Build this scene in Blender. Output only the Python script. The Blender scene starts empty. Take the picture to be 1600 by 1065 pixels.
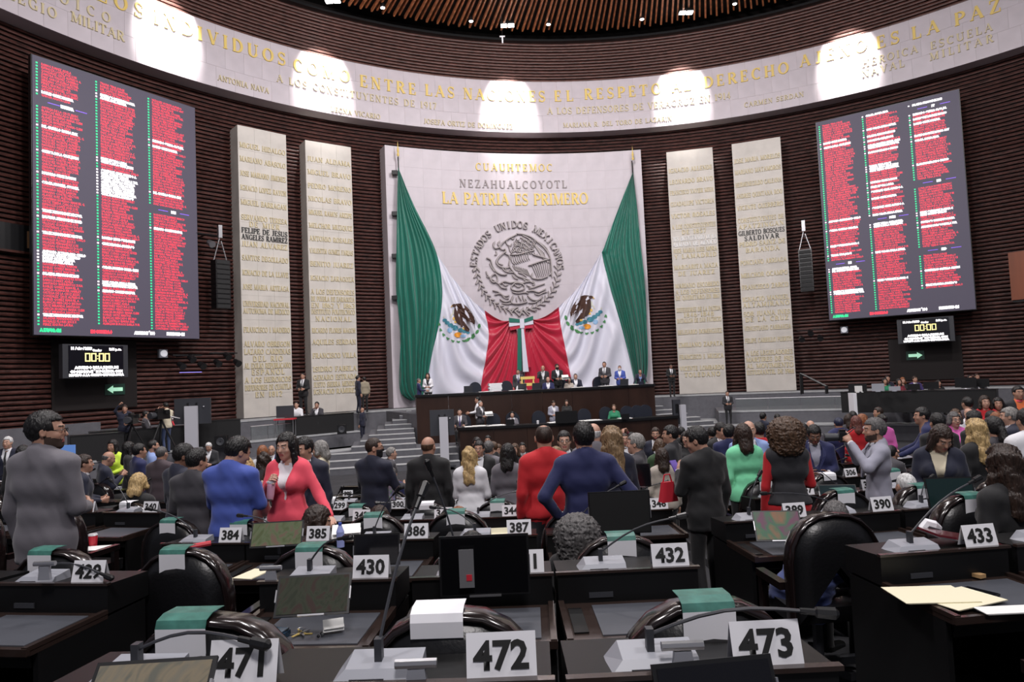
import bpy, math, random
import numpy as np
from mathutils import Vector, Matrix, Quaternion
from mathutils.bvhtree import BVHTree
random.seed(7)
PI=math.pi
# ------------------------------------------------------------ camera
EYE=3.1
FPX=1067.0; ROLL=0.0435; PITCH=math.atan(56/FPX)
scene=bpy.context.scene; col=scene.collection
cd=bpy.data.cameras.new('camera'); cd.sensor_width=36; cd.lens=FPX*36/1600; cd.clip_end=200; cd.clip_start=0.05
cam=bpy.data.objects.new('camera',cd); col.objects.link(cam); scene.camera=cam
cam.matrix_world=Matrix.Translation((0,0,EYE))@Matrix.Rotation(PI/2+PITCH,4,'X')@Matrix.Rotation(-ROLL,4,'Z')
# ------------------------------------------------------------ world, lights, exposure
w=bpy.data.worlds.new('world'); scene.world=w; w.use_nodes=True
w.node_tree.nodes['Background'].inputs[0].default_value=(.78,.8,1,1)
w.node_tree.nodes['Background'].inputs[1].default_value=0.14
vs=scene.view_settings; vs.view_transform='Standard'; vs.look='None'; vs.gamma=1; vs.use_curve_mapping=False; vs.exposure=0.0
CX,CY=4.75,13.33          # centre of the round hall
RF=23.4                   # face of the marble frieze, pillars and centre panel
RW=24.3                   # timber clad wall
def area(x,y,z,tx,ty,tz,size,power,colr=(1,.95,.95)):
    l=bpy.data.lights.new('stage_light','AREA'); l.shape='DISK'; l.size=size; l.energy=power; l.color=colr
    o=bpy.data.objects.new('stage_light',l); col.objects.link(o); o.location=(x,y,z)
    o.rotation_euler=(Vector((tx,ty,tz))-Vector((x,y,z))).to_track_quat('-Z','Y').to_euler()
    return o
def spot(x,y,z,tx,ty,tz,ang,power,blend=.3,rad=.1,colr=(1,.95,.9)):
    l=bpy.data.lights.new('ceiling_spot','SPOT'); l.spot_size=math.radians(ang); l.spot_blend=blend; l.energy=power; l.color=colr; l.shadow_soft_size=rad
    o=bpy.data.objects.new('ceiling_spot',l); col.objects.link(o); o.location=(x,y,z)
    o.rotation_euler=(Vector((tx,ty,tz))-Vector((x,y,z))).to_track_quat('-Z','Y').to_euler()
    return o
LIT=dict(
 stage=[(-3,16,19.8, -1.5,34,4, 1.6, 1120),(9,18,19.8, 4,34,4, 1.6, 1120),(2.5,23,20.2, 2,31,1.0, 1.6, 1120)],
 sides=[(-4,12,19.8,-14,25,6,1.6,1250),(14,14,19.8,18,28,6,1.6,900)],
 hall=[(-7,3,16.5,-4,9,0,2.2,950),(8,3,16.5,5,9,0,2.2,950),(0,14,18.5,0,14,0,2.5,900),(1,-4,12,0,4,1,2.0,720)])
for k in LIT:
    for a in LIT[k]: area(*a)
# ------------------------------------------------------------ pixel -> world helpers
def ray(px,py):
    dx,dy=px-800,py-532.5
    x=dx*math.cos(ROLL)-dy*math.sin(ROLL); y=dy*math.cos(ROLL)+dx*math.sin(ROLL)
    return Vector((x,FPX*math.cos(PITCH)+y*math.sin(PITCH),FPX*math.sin(PITCH)-y*math.cos(PITCH)))
def at(px,py,Y):
    r=ray(px,py); r=r*(Y/r.y); return Vector((r.x,r.y,r.z+EYE))
def atz(px,py,z):
    r=ray(px,py); r=r*((z-EYE)/r.z); return Vector((r.x,r.y,r.z+EYE))
def cyl(px,py,R):
    r=ray(px,py);a=r.x**2+r.y**2;b=-(r.x*CX+r.y*CY);c=CX*CX+CY*CY-R*R
    t=(-b+math.sqrt(b*b-a*c))/a
    return Vector((r.x*t,r.y*t,r.z*t+EYE))
def ang(p): return math.atan2(p.x-CX,p.y-CY)      # 0 = straight ahead, + to the right
def pol(a,R,z): return Vector((CX+R*math.sin(a),CY+R*math.cos(a),z))
# ------------------------------------------------------------ materials
MATS={}
def mat(name,c,rough=.6,metal=0,emit=0,bump=0,bscale=40,vary=0,vscale=6,spec=.5,stretch=(1,1,1),coat=0,sheen=0,ob=False):
    if name in MATS: return MATS[name]
    m=bpy.data.materials.new(name); m.use_nodes=True; nt=m.node_tree; b=nt.nodes['Principled BSDF']
    b.inputs['Base Color'].default_value=(*c,1); b.inputs['Roughness'].default_value=rough
    b.inputs['Metallic'].default_value=metal; b.inputs['Specular IOR Level'].default_value=spec
    b.inputs['Coat Weight'].default_value=coat; b.inputs['Coat Roughness'].default_value=.12
    if sheen: b.inputs['Sheen Weight'].default_value=sheen
    if emit: b.inputs['Emission Color'].default_value=(*c,1); b.inputs['Emission Strength'].default_value=emit
    if bump or vary:
        tc=nt.nodes.new('ShaderNodeTexCoord'); mp=nt.nodes.new('ShaderNodeMapping'); mp.inputs['Scale'].default_value=stretch
        nt.links.new(tc.outputs['Object'],mp.inputs[0])
    if bump:
        n=nt.nodes.new('ShaderNodeTexNoise'); n.inputs['Scale'].default_value=bscale; n.inputs['Detail'].default_value=3
        bp=nt.nodes.new('ShaderNodeBump'); bp.inputs['Strength'].default_value=bump; bp.inputs['Distance'].default_value=.02
        nt.links.new(mp.outputs[0],n.inputs['Vector']); nt.links.new(n.outputs[0],bp.inputs['Height']); nt.links.new(bp.outputs[0],b.inputs['Normal'])
    if vary:
        n=nt.nodes.new('ShaderNodeTexNoise'); n.inputs['Scale'].default_value=vscale; n.inputs['Detail'].default_value=4
        r=nt.nodes.new('ShaderNodeMapRange'); r.inputs[1].default_value=.3; r.inputs[2].default_value=.7; r.inputs[3].default_value=1-vary; r.inputs[4].default_value=1+vary
        mx=nt.nodes.new('ShaderNodeVectorMath'); mx.operation='SCALE'; mx.inputs[0].default_value=c
        nt.links.new(mp.outputs[0],n.inputs['Vector']); nt.links.new(n.outputs[0],r.inputs[0]); nt.links.new(r.outputs[0],mx.inputs['Scale']); nt.links.new(mx.outputs[0],b.inputs['Base Color'])
    MATS[name]=m; return m
def srgb(r,g,b):
    f=lambda v:(v/255/12.92 if v<=10 else ((v/255+.055)/1.055)**2.4)
    return (f(r),f(g),f(b))
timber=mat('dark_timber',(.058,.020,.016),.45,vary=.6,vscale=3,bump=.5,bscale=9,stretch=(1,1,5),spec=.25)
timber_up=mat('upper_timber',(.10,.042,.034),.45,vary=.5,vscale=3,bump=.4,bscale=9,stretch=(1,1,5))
timber_back=mat('timber_backing',(.006,.003,.003),.8)
marble=mat('pale_marble',(.555,.505,.545),.45,vary=.07,vscale=1.2)
marble_seam=mat('marble_seam',(.50,.45,.47),.8)
pillar_m=mat('cream_marble',(.58,.545,.50),.5,vary=.09,vscale=1.5)
gold=mat('gilt_metal',(.78,.58,.17),.5)
gold2=mat('pale_gilt',(.64,.55,.34),.55)
blackl=mat('black_metal_lettering',(.02,.02,.02),.5)
whitel=mat('white_lettering',(.85,.85,.85),.5)
greyl=mat('grey_lettering',(.33,.29,.29),.6)
relief_m=mat('relief_stone',(.40,.36,.36),.55)
carpet=mat('charcoal_carpet',(.035,.035,.04),.95,bump=.3,bscale=200,vary=.2,vscale=2)
ledge_m=mat('grey_carpeted_ledge',(.115,.115,.13),.9,bump=.2,bscale=150,vary=.1)
ledge_top=mat('pale_grey_coping',(.36,.37,.38),.7,vary=.1)
counter_m=mat('dark_brown_veneer',(.028,.013,.009),.35,vary=.25,vscale=2,stretch=(1,1,.2))
counter_t=mat('black_worktop',(.008,.008,.009),.3)
desk_m=mat('black_desk_laminate',(.006,.006,.0065),.42,spec=.3)
desk_w=mat('dark_walnut_edge',(.03,.019,.016),.22,coat=.5)
desk_s=mat('grey_blotter',(.07,.075,.09),.42,vary=.1)
chair_l=mat('black_leather',(.006,.006,.007),.33,spec=.5,bump=.08,bscale=60)
chair_r=mat('glossy_dark_rim',(.010,.006,.006),.2,coat=.35)
grey_pl=mat('grey_plastic',(.30,.31,.35),.4)
grey_dk=mat('dark_grey_plastic',(.04,.042,.05),.45)
black_pl=mat('black_plastic',(.008,.008,.009),.35)
steel=mat('brushed_steel',(.5,.5,.52),.3,metal=.9)
white_m=mat('white_card',(.80,.80,.84),.6)
paper_m=mat('paper',(.82,.82,.80),.7)
cream_p=mat('cream_paper',(.80,.75,.55),.7)
slip_g=mat('green_slip',(.05,.17,.14),.4,vary=.3,vscale=20)
ink=mat('black_ink',(.01,.01,.01),.6)
red_m=mat('red_plastic',(.6,.03,.05),.4)
scr_bg=mat('screen_dark',(.065,.058,.085),.6,emit=.55)
scr_red=mat('screen_red',(1,.05,.09),.5,emit=.80)
scr_wh=mat('screen_white',(1,.98,1),.5,emit=1.0)
scr_gr=mat('screen_green',(.03,.75,.3),.5,emit=.7)
scr_pu=mat('screen_violet',(.25,.12,.8),.5,emit=.8)
scr_ye=mat('screen_yellow',(1,.88,.35),.5,emit=1.0)
scr_bk=mat('screen_black',(.004,.004,.009),.3)
# ------------------------------------------------------------ mesh builder
class MB:
    def __init__(s): s.v=[];s.f=[];s.m=[]
    def add(s,vs,fs,mi=0):
        b=len(s.v); s.v+= [tuple(q) for q in vs]
        for f in fs: s.f.append([b+i for i in f]); s.m.append(mi)
        return s
    def box(s,c,d,mi=0,rot=None):
        x,y,z=d[0]/2,d[1]/2,d[2]/2
        P=[Vector((a,b_,e)) for a in(-x,x) for b_ in(-y,y) for e in(-z,z)]
        if rot is not None: P=[rot@p for p in P]
        c=Vector(c)
        return s.add([p+c for p in P],[(0,1,3,2),(4,6,7,5),(0,4,5,1),(2,3,7,6),(0,2,6,4),(1,5,7,3)],mi)
    def hexa(s,P,mi=0):   # bottom 4 then top 4, ccw
        return s.add(P,[(3,2,1,0),(4,5,6,7),(0,1,5,4),(1,2,6,5),(2,3,7,6),(3,0,4,7)],mi)
    def tube(s,pts,r,n=8,mi=0,cap=True):
        pts=[Vector(p) for p in pts]; rs=r if isinstance(r,(list,tuple)) else [r]*len(pts)
        b=len(s.v); up=None
        for i,p in enumerate(pts):
            d=(pts[min(i+1,len(pts)-1)]-pts[max(i-1,0)]).normalized()
            if up is None:
                up=Vector((0,0,1)) if abs(d.z)<.9 else Vector((1,0,0))
            a=d.cross(up).normalized(); up=a.cross(d).normalized()
            for k in range(n):
                t=2*PI*k/n; s.v.append(tuple(p+(a*math.cos(t)+up*math.sin(t))*rs[i]))
        for i in range(len(pts)-1):
            for k in range(n):
                k2=(k+1)%n; s.f.append([b+i*n+k,b+i*n+k2,b+(i+1)*n+k2,b+(i+1)*n+k]); s.m.append(mi)
        if cap:
            s.f.append([b+k for k in range(n)][::-1]); s.m.append(mi)
            e=b+(len(pts)-1)*n; s.f.append([e+k for k in range(n)]); s.m.append(mi)
        return s
    def lathe(s,prof,n=16,c=(0,0,0),mi=0):
        b=len(s.v)
        for r,z in prof:
            for k in range(n): s.v.append((c[0]+r*math.cos(2*PI*k/n),c[1]+r*math.sin(2*PI*k/n),c[2]+z))
        for i in range(len(prof)-1):
            for k in range(n):
                k2=(k+1)%n; s.f.append([b+i*n+k,b+i*n+k2,b+(i+1)*n+k2,b+(i+1)*n+k]); s.m.append(mi)
        s.f.append([b+k for k in range(n)][::-1]); s.m.append(mi)
        e=b+(len(prof)-1)*n; s.f.append([e+k for k in range(n)]); s.m.append(mi)
        return s
    def prism(s,poly,fn,d0,d1,mi=0):   # poly in (u,v); fn(u,v,d)->world
        n=len(poly); P=[fn(u,v,d1) for u,v in poly]+[fn(u,v,d0) for u,v in poly]
        return s.add(P,[list(range(n))]+[[i,n+i,n+(i+1)%n,(i+1)%n] for i in range(n)],mi)
    def mesh(s,name,mats):
        me=bpy.data.meshes.new(name); me.from_pydata(s.v,[],s.f)
        for m in (mats if isinstance(mats,(list,tuple)) else [mats]): me.materials.append(m)
        if any(s.m): me.polygons.foreach_set('material_index',s.m)
        me.update(); return me
    def build(s,name,mats,parent=None,smooth=False,loc=None,rz=None):
        me=s.mesh(name,mats)
        if smooth:
            me.polygons.foreach_set('use_smooth',[True]*len(me.polygons))
            if smooth=='edge': me.set_sharp_from_angle(angle=math.radians(40))
        return link(name,me,parent,loc,rz)
def link(name,me,parent=None,loc=None,rz=None):
    o=bpy.data.objects.new(name,me); col.objects.link(o)
    if parent is not None: o.parent=parent
    if loc is not None: o.location=loc
    if rz is not None: o.rotation_euler=(0,0,rz)
    return o
def tag(o,label=None,cat=None,group=None,kind=None):
    if label: o['label']=label
    if cat: o['category']=cat
    if group: o['group']=group
    if kind: o['kind']=kind
    return o
def thing(name,label,cat,loc=(0,0,0),rz=0,group=None):
    o=bpy.data.objects.new(name,None); o.empty_display_size=.1; col.objects.link(o); o.location=loc; o.rotation_euler=(0,0,rz)
    return tag(o,label,cat,group)
def dup(root,label=None,loc=None,rz=None,group=None):
    r=root.copy(); col.objects.link(r)
    if label: r['label']=label
    if group: r['group']=group
    if loc is not None: r.location=loc
    if rz is not None: r.rotation_euler=(0,0,rz)
    for ch in list(root.children):
        c=ch.copy(); col.objects.link(c); c.parent=r
        for g in list(ch.children):
            d=g.copy(); col.objects.link(d); d.parent=c
    return r
ORD=['first','second','third','fourth','fifth','sixth','seventh','eighth','ninth','tenth','eleventh','twelfth']
# ------------------------------------------------------------ serif stroke lettering
TK,TN=.17,.065
def _arc(cx,cy,rx,ry,a0,a1,n=9,wk=TK,wn=TN):
    pts=[]
    for i in range(n):
        a=math.radians(a0+(a1-a0)*i/(n-1)); pts.append((cx+rx*math.cos(a),cy+ry*math.sin(a),wn+(wk-wn)*abs(math.cos(a))))
    return pts
def _l(x0,y0,x1,y1,w): return [(x0,y0,w),(x1,y1,w)]
def _sf(*xs,w=.3): return [_l(x-w/2,y,x+w/2,y,.055) for x,y in xs]
B_,T_=.03,.97
GL={
'A':(.86,[_l(.1,0,.42,1,TN),_l(.4,1,.74,0,TK),_l(.22,.34,.62,.34,TN)]+_sf((.1,B_),(.74,B_),w=.24)),
'B':(.72,[_l(.17,0,.17,1,TK),_arc(.3,.75,.3,.225,90,-90),_arc(.3,.27,.36,.245,90,-90),_l(.05,B_,.32,B_,TN),_l(.05,T_,.32,T_,TN)]),
'C':(.78,[_arc(.44,.5,.34,.47,50,310,13),_l(.68,.98,.68,.72,TN)]),
'D':(.82,[_l(.17,0,.17,1,TK),_arc(.3,.5,.42,.47,90,-90,11),_l(.05,B_,.32,B_,TN),_l(.05,T_,.32,T_,TN)]),
'E':(.68,[_l(.17,0,.17,1,TK),_l(.05,B_,.6,B_,TN),_l(.05,T_,.58,T_,TN),_l(.2,.51,.45,.51,TN),_l(.6,0,.6,.25,TN),_l(.57,1,.57,.77,TN),_l(.45,.4,.45,.62,TN)]),
'F':(.64,[_l(.17,0,.17,1,TK),_l(.05,T_,.58,T_,TN),_l(.2,.51,.45,.51,TN),_l(.57,1,.57,.77,TN),_l(.45,.4,.45,.62,TN)]+_sf((.17,B_))),
'G':(.84,[_arc(.44,.5,.34,.47,50,330,13),_l(.68,.98,.68,.72,TN),_l(.7,.02,.7,.42,TK*.9)]+_sf((.68,.42),w=.26)),
'H':(.86,[_l(.17,0,.17,1,TK),_l(.69,0,.69,1,TK),_l(.17,.51,.69,.51,TN)]+_sf((.17,B_),(.69,B_),(.17,T_),(.69,T_))),
'I':(.36,[_l(.18,0,.18,1,TK)]+_sf((.18,B_),(.18,T_))),
'J':(.5,[_l(.32,.2,.32,1,TK),_arc(.17,.2,.16,.17,0,-130,6)]+_sf((.32,T_))),
'L':(.66,[_l(.17,0,.17,1,TK),_l(.05,B_,.58,B_,TN),_l(.6,0,.6,.28,TN)]+_sf((.17,T_))),
'M':(1.0,[_l(.14,0,.16,1,TN),_l(.18,1,.5,.05,TK),_l(.5,.05,.84,1,TN),_l(.85,0,.85,1,TK)]+_sf((.14,B_),(.85,B_),(.12,T_),(.88,T_),w=.24)),
'N':(.86,[_l(.15,0,.15,1,TN),_l(.17,1,.7,0,TK),_l(.71,0,.71,1,TN)]+_sf((.15,B_),(.13,T_),(.71,T_),w=.24)),
'O':(.86,[_arc(.43,.5,.34,.47,0,360,17)]),
'P':(.68,[_l(.17,0,.17,1,TK),_arc(.3,.72,.32,.255,90,-90),_l(.05,T_,.32,T_,TN),_l(.2,.46,.32,.46,TN)]+_sf((.17,B_))),
'R':(.78,[_l(.17,0,.17,1,TK),_arc(.3,.74,.3,.235,90,-90),_l(.05,T_,.32,T_,TN),_l(.2,.5,.32,.5,TN),_l(.38,.5,.68,0,TK)]+_sf((.17,B_),(.7,B_),w=.24)),
'S':(.62,[_arc(.31,.74,.22,.23,35,250,8,.1,.09),[(.2,.56,.15),(.42,.42,.17)],_arc(.31,.26,.24,.24,70,-145,8,.1,.09),_l(.53,1,.53,.74,TN),_l(.07,0,.07,.26,TN)]),
'T':(.74,[_l(.37,0,.37,1,TK),_l(.05,T_,.69,T_,TN),_l(.05,1,.05,.76,TN),_l(.69,1,.69,.76,TN)]+_sf((.37,B_))),
'U':(.84,[_l(.17,.3,.17,1,TK),_l(.68,.3,.68,1,TN),_arc(.425,.3,.255,.28,180,360,8)]+_sf((.17,T_),(.68,T_),w=.26)),
'V':(.82,[_l(.12,1,.44,0,TK),_l(.43,0,.72,1,TN)]+_sf((.12,T_),(.72,T_),w=.24)),
'X':(.82,[_l(.12,1,.7,0,TK),_l(.1,0,.7,1,TN)]+_sf((.12,T_),(.7,T_),(.1,B_),(.72,B_),w=.22)),
'Y':(.8,[_l(.12,1,.4,.48,TK),_l(.4,.48,.7,1,TN),_l(.4,0,.4,.5,TK)]+_sf((.12,T_),(.7,T_),(.4,B_),w=.24)),
'Z':(.74,[_l(.08,T_,.66,T_,TN),_l(.62,1,.12,0,TK),_l(.08,B_,.66,B_,TN),_l(.08,1,.08,.76,TN),_l(.66,0,.66,.26,TN)]),
'Q':(.86,[_arc(.43,.5,.34,.47,0,360,17),_l(.4,.15,.75,-.15,.12)]),
'1':(.4,[_l(.22,0,.22,1,TK),_l(.08,.85,.22,.97,TN)]+_sf((.22,B_))),
'2':(.6,[_arc(.29,.72,.21,.25,160,-40,8),_l(.45,.55,.1,.05,TN),_l(.08,.04,.54,.04,.1)]),
'3':(.6,[_arc(.27,.74,.2,.23,150,-90,8),_arc(.27,.27,.23,.25,90,-150,8)]),
'4':(.64,[_l(.42,0,.42,1,.14),_l(.42,.97,.06,.28,TN),_l(.05,.28,.6,.28,TN)]),
'5':(.6,[_l(.14,.95,.5,.95,.09),_l(.15,.95,.13,.52,TN),_arc(.26,.31,.24,.28,120,-140,8)]),
'6':(.6,[_arc(.3,.3,.22,.27,0,360,12),_arc(.42,.45,.34,.5,110,180,5)]),
'7':(.58,[_l(.06,.95,.52,.95,.09),_l(.5,.95,.22,0,.13),_l(.07,1,.07,.78,TN)]),
'8':(.6,[_arc(.3,.74,.19,.22,0,360,11),_arc(.3,.27,.23,.25,0,360,11)]),
'9':(.6,[_arc(.3,.7,.22,.27,0,360,12),_arc(.18,.55,.34,.5,-70,0,5)]),
'0':(.62,[_arc(.31,.5,.23,.47,0,360,14)]),
'-':(.4,[_l(.06,.45,.34,.45,.08)]),
'.':(.25,[_l(.08,.05,.18,.05,.1)]),
}
def glyph(mb,ch,fn,u0,v0,h,depth,sx=1,fat=1.0,mi=0):
    if ch=='Ñ':
        mb2=glyph(mb,'N',fn,u0,v0,h,depth,sx,fat,mi); strokes=[_l(.25,1.13,.6,1.13,.08)]
    elif ch not in GL: return
    else: strokes=GL[ch][1]
    for st in strokes:
        n=len(st); L=[];R=[]
        for i,(x,y,wd) in enumerate(st):
            x0,y0,_=st[max(i-1,0)]; x1,y1,_=st[min(i+1,n-1)]
            if n>6 and abs(st[0][0]-st[-1][0])<1e-6 and abs(st[0][1]-st[-1][1])<1e-6 and i in(0,n-1): x0,y0,_=st[-2]; x1,y1,_=st[1]
            dx,dy=x1-x0,y1-y0; l=math.hypot(dx,dy) or 1; nx,ny=-dy/l*wd*fat/2,dx/l*wd*fat/2
            L.append(((x+nx)*sx,y+ny)); R.append(((x-nx)*sx,y-ny))
        P=[];F=[]
        for (a,b),(c,d) in zip(L,R):
            for q in ((a,b),(c,d)):
                P.append(fn(u0+q[0]*h,v0+q[1]*h,depth))
            for q in ((a,b),(c,d)):
                P.append(fn(u0+q[0]*h,v0+q[1]*h,0))
        for i in range(n-1):
            a=4*i; b=a+4
            F+=[(a,b,b+1,a+1),(a+2,b+2,b,a),(a+1,b+1,b+3,a+3)]
        F+=[(0,1,3,2),(4*n-4,4*n-2,4*n-1,4*n-3)]
        mb.add(P,F,mi)
def gw(ch): return .45 if ch==' ' or (ch not in GL and ch!='Ñ') else (GL['N'][0] if ch=='Ñ' else GL[ch][0])
def twidth(s,h,sp=.12,sx=1): return sum(gw(c)*sx+sp for c in s)*h-sp*h
def text_on(mb,s,fn,uc,v,h,depth=.03,sp=.12,sx=1,width=None,fat=1.0,mi=0):
    if width:   # fit by spacing
        nat=sum(gw(c) for c in s)*h
        if nat>width*.93: sx=width*.93/nat; nat*=sx
        sp=(width-nat)/h/max(1,len(s)-1)
    W=twidth(s,h,sp,sx); u=uc-W/2
    for c in s:
        if c!=' ': glyph(mb,c,fn,u,v,h,depth,sx,fat,mi)
        u+=(gw(c)*sx+sp)*h
# ------------------------------------------------------------ plain sans lettering from the built-in font
def sans(lines,size,space=1.0,align='LEFT',bold=0,res=1,name='lettering'):
    cu=bpy.data.curves.new(name,'FONT'); cu.body='\n'.join(lines) if isinstance(lines,list) else lines
    cu.size=size; cu.space_line=space; cu.align_x=align; cu.offset=bold; cu.resolution_u=res; cu.fill_mode='FRONT'
    o=bpy.data.objects.new(name,cu); col.objects.link(o)
    dg=bpy.context.evaluated_depsgraph_get(); dg.update()
    me=bpy.data.meshes.new_from_object(o.evaluated_get(dg)); me.name=name
    bpy.data.objects.remove(o); bpy.data.curves.remove(cu); me.materials.clear()
    return me
# ============================================================ THE ROOM
def zr(z): return z+EYE
D2R=PI/180
ZB=cyl(800,207,RF).z; ZT=cyl(800,127,RF).z; ZRIM=cyl(800,66,RF+.1).z
def ring(mb,R0,R1,z0,z1,a0,a1,n,mi=(0,0)):
    """solid ring sector between radii, mi=(side,top)"""
    P=[];
    for i in range(n+1):
        a=a0+(a1-a0)*i/n
        P+=[pol(a,R0,z0),pol(a,R1,z0),pol(a,R1,z1),pol(a,R0,z1)]
    F=[];M=[]
    b=len(mb.v); mb.v+=[tuple(p) for p in P]
    for i in range(n):
        q=b+4*i
        for (x,y,m) in ((0,3,mi[0]),(3,2,mi[1]),(2,1,mi[0]),(1,0,mi[0])):
            mb.f.append([q+x,q+y,q+4+y,q+4+x]); mb.m.append(m)
    mb.f.append([b,b+1,b+2,b+3]);mb.m.append(mi[0]); e=b+4*n; mb.f.append([e+3,e+2,e+1,e]);mb.m.append(mi[0])
# timber wall: backing + slat courses
m=MB(); ring(m,RW+.05,RW+.35,0,ZRIM+1.2,-100*D2R,84*D2R,74)
wall=tag(m.build('wall_back',timber_back),kind='structure')
def courses(z0,z1,pitch,R,a0,a1,n,proud=.08,fill=.66):
    mb=MB(); z=z0
    while z<z1-.02:
        j=random.uniform(-.015,.015); d=proud+random.uniform(-.012,.012)
        prof=[(R+.06,z+.0),(R-d+j*.3,z+.01),(R-d-.012,z+pitch*fill*.5),(R-d+.01,z+pitch*fill),(R+.06,z+pitch*fill+.02)]
        b=len(mb.v)
        for i in range(n+1):
            a=a0+(a1-a0)*i/n; jj=random.uniform(-.009,.009)
            for r,zz in prof: mb.v.append(tuple(pol(a,r+jj,zz+jj*.5)))
        for i in range(n):
            for k in range(4):
                q=b+5*i+k; mb.f.append([q,q+1,q+6,q+5]); mb.m.append(0)
        z+=pitch
    return mb
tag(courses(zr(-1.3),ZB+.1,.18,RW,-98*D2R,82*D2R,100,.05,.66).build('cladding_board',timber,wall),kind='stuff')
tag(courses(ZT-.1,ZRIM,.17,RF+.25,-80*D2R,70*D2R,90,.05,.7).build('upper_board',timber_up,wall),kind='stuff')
# floors
m=MB(); N=72; P=[(CX,CY,0)]+[(CX+27*math.sin(2*PI*i/N),CY+27*math.cos(2*PI*i/N),0) for i in range(N)]
m.add([(x,y,-.3) for x,y,z in P]+P,[[N+1,N+2+(i+1)%N,N+2+i] for i in range(N)])
tag(m.build('floor',carpet),kind='structure')
# ceiling
m=MB(); P=[(CX+24.6*math.sin(2*PI*i/N),CY+24.6*math.cos(2*PI*i/N),ZRIM+.85) for i in range(N)]
m.add([(CX,CY,ZRIM+.85)]+P,[[0,1+i,1+(i+1)%N] for i in range(N)])
ceil=tag(m.build('ceiling',mat('ceiling_void',(.004,.003,.003),.9)),kind='structure')
slat_m=mat('ceiling_slat_wood',(.46,.17,.07),.4,vary=.35,vscale=3)
sm=MB().box((0,17.0,0),(.085,11.0,.16)).mesh('ceiling_slat',slat_m)
ca0=ang(at(430,20,36)); ca1=ang(at(1330,20,36)); k=0
while ca0+k*.0127<ca1:
    a=ca0+k*.0127; o=link('ceiling_slat',sm,ceil,(CX,CY,ZRIM+.17+.12*(k%2)),-a); k+=1
m=MB(); ring(m,RF-.1,RF+.9,ZRIM,ZRIM+.12,-80*D2R,70*D2R,80)
tag(m.build('trim_1',black_pl),kind='structure')
# ceiling light fittings (they give the frieze its bright patches)
glow=mat('lamp_face',(1,.97,.95),.5,emit=14)
dots=[(520,3,1),(793,41,1),(1072,21,1),(598,12,0),(736,33,0),(857,38,0),(1003,30,0),(1148,6,0)]
nm=['leftmost','second','third','fourth','fifth','sixth','seventh','rightmost']
for i,(x,y,big) in enumerate(sorted(dots)):
    p=atz(x,y,ZRIM+.02); s=.30 if big else .10
    t=thing('ceiling_light',('big twin floodlight' if big else 'small round downlight')+' between ceiling slats, %s of the eight lamps seen'%nm[i],'lamp',p,0,'ceiling lamps')
    if big:
        MB().box((0,0,.12),(.75,.4,.14)).box((0,0,.5),(.06,.06,.7)).build('housing',black_pl,t)
        for q in (-.19,.19): MB().box((q,0,.03),(.3,.3,.04)).build('lamp_lens',glow,t)
    else:
        MB().lathe([(.12,.0),(.12,.25),(.02,.3),(.02,.8)],12).build('housing',black_pl,t)
        MB().lathe([(.1,-.02),(.1,.0)],12).build('lamp_lens',glow,t)
t=thing('ceiling_microphone','small white hanging device under the wooden ceiling edge above the frieze','device',at(785,61,33))
MB().box((0,0,.13),(.26,.05,.06)).box((0,0,-.05),(.07,.07,.32)).build('housing',white_m,t)
MB().tube([(0,0,.1),(0,0,1.3)],.012,5).build('cord',black_pl,t)
for (x,y,pw) in ((262,48,1.15),(505,128,1),(795,172,1),(1065,150,1),(1325,96,1.1)):
    p=cyl(x,y,RF); a=ang(p); s_=pol(a,RF-2.5,ZRIM-.05)
    spot(s_.x,s_.y,s_.z,p.x,p.y,p.z+.25,42,5200*pw,.55,.1)
# ---------- marble frieze
fr=thing('marble_frieze','curved pale marble band with gilt inscription high across the back wall','frieze',(CX,CY,0))
m=MB(); ring(m,RF+.012,RW+.05,ZB+.02,ZT-.02,-78*D2R,66*D2R,80); 
for v in range(len(m.v)): m.v[v]=(m.v[v][0]-CX,m.v[v][1]-CY,m.v[v][2])
m.build('backing',marble_seam,fr)
def cslab(R,z0,z1,da,name,mt,th=.1,gap=.007,n=3):
    mb=MB(); g=gap/R; P=[]
    for i in range(n+1):
        a=-da/2+g+(da-2*g)*i/n
        for r,z in ((R,z0+gap),(R+th,z0+gap),(R+th,z1-gap),(R,z1-gap)): P.append((r*math.sin(a),r*math.cos(a),z))
    F=[]
    for i in range(n):
        q=4*i
        for x,y in((0,3),(3,2),(1,0)): F.append([q+x,q+y,q+4+y,q+4+x])
    F+= [(0,1,2,3),(4*n+3,4*n+2,4*n+1,4*n)]
    mb.add(P,F); return mb.mesh(name,mt)
da=2.05*D2R
for r in range(3):
    z0=ZB+(ZT-ZB)*r/3; z1=ZB+(ZT-ZB)*(r+1)/3
    me=cslab(RF,z0,z1,da,'marble_slab',marble)
    for k in range(int(144*D2R/da)):
        o=link('marble_slab',me,fr,(0,0,0),-(-78*D2R+da*(k+.5*(r%2)+.5)))
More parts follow.
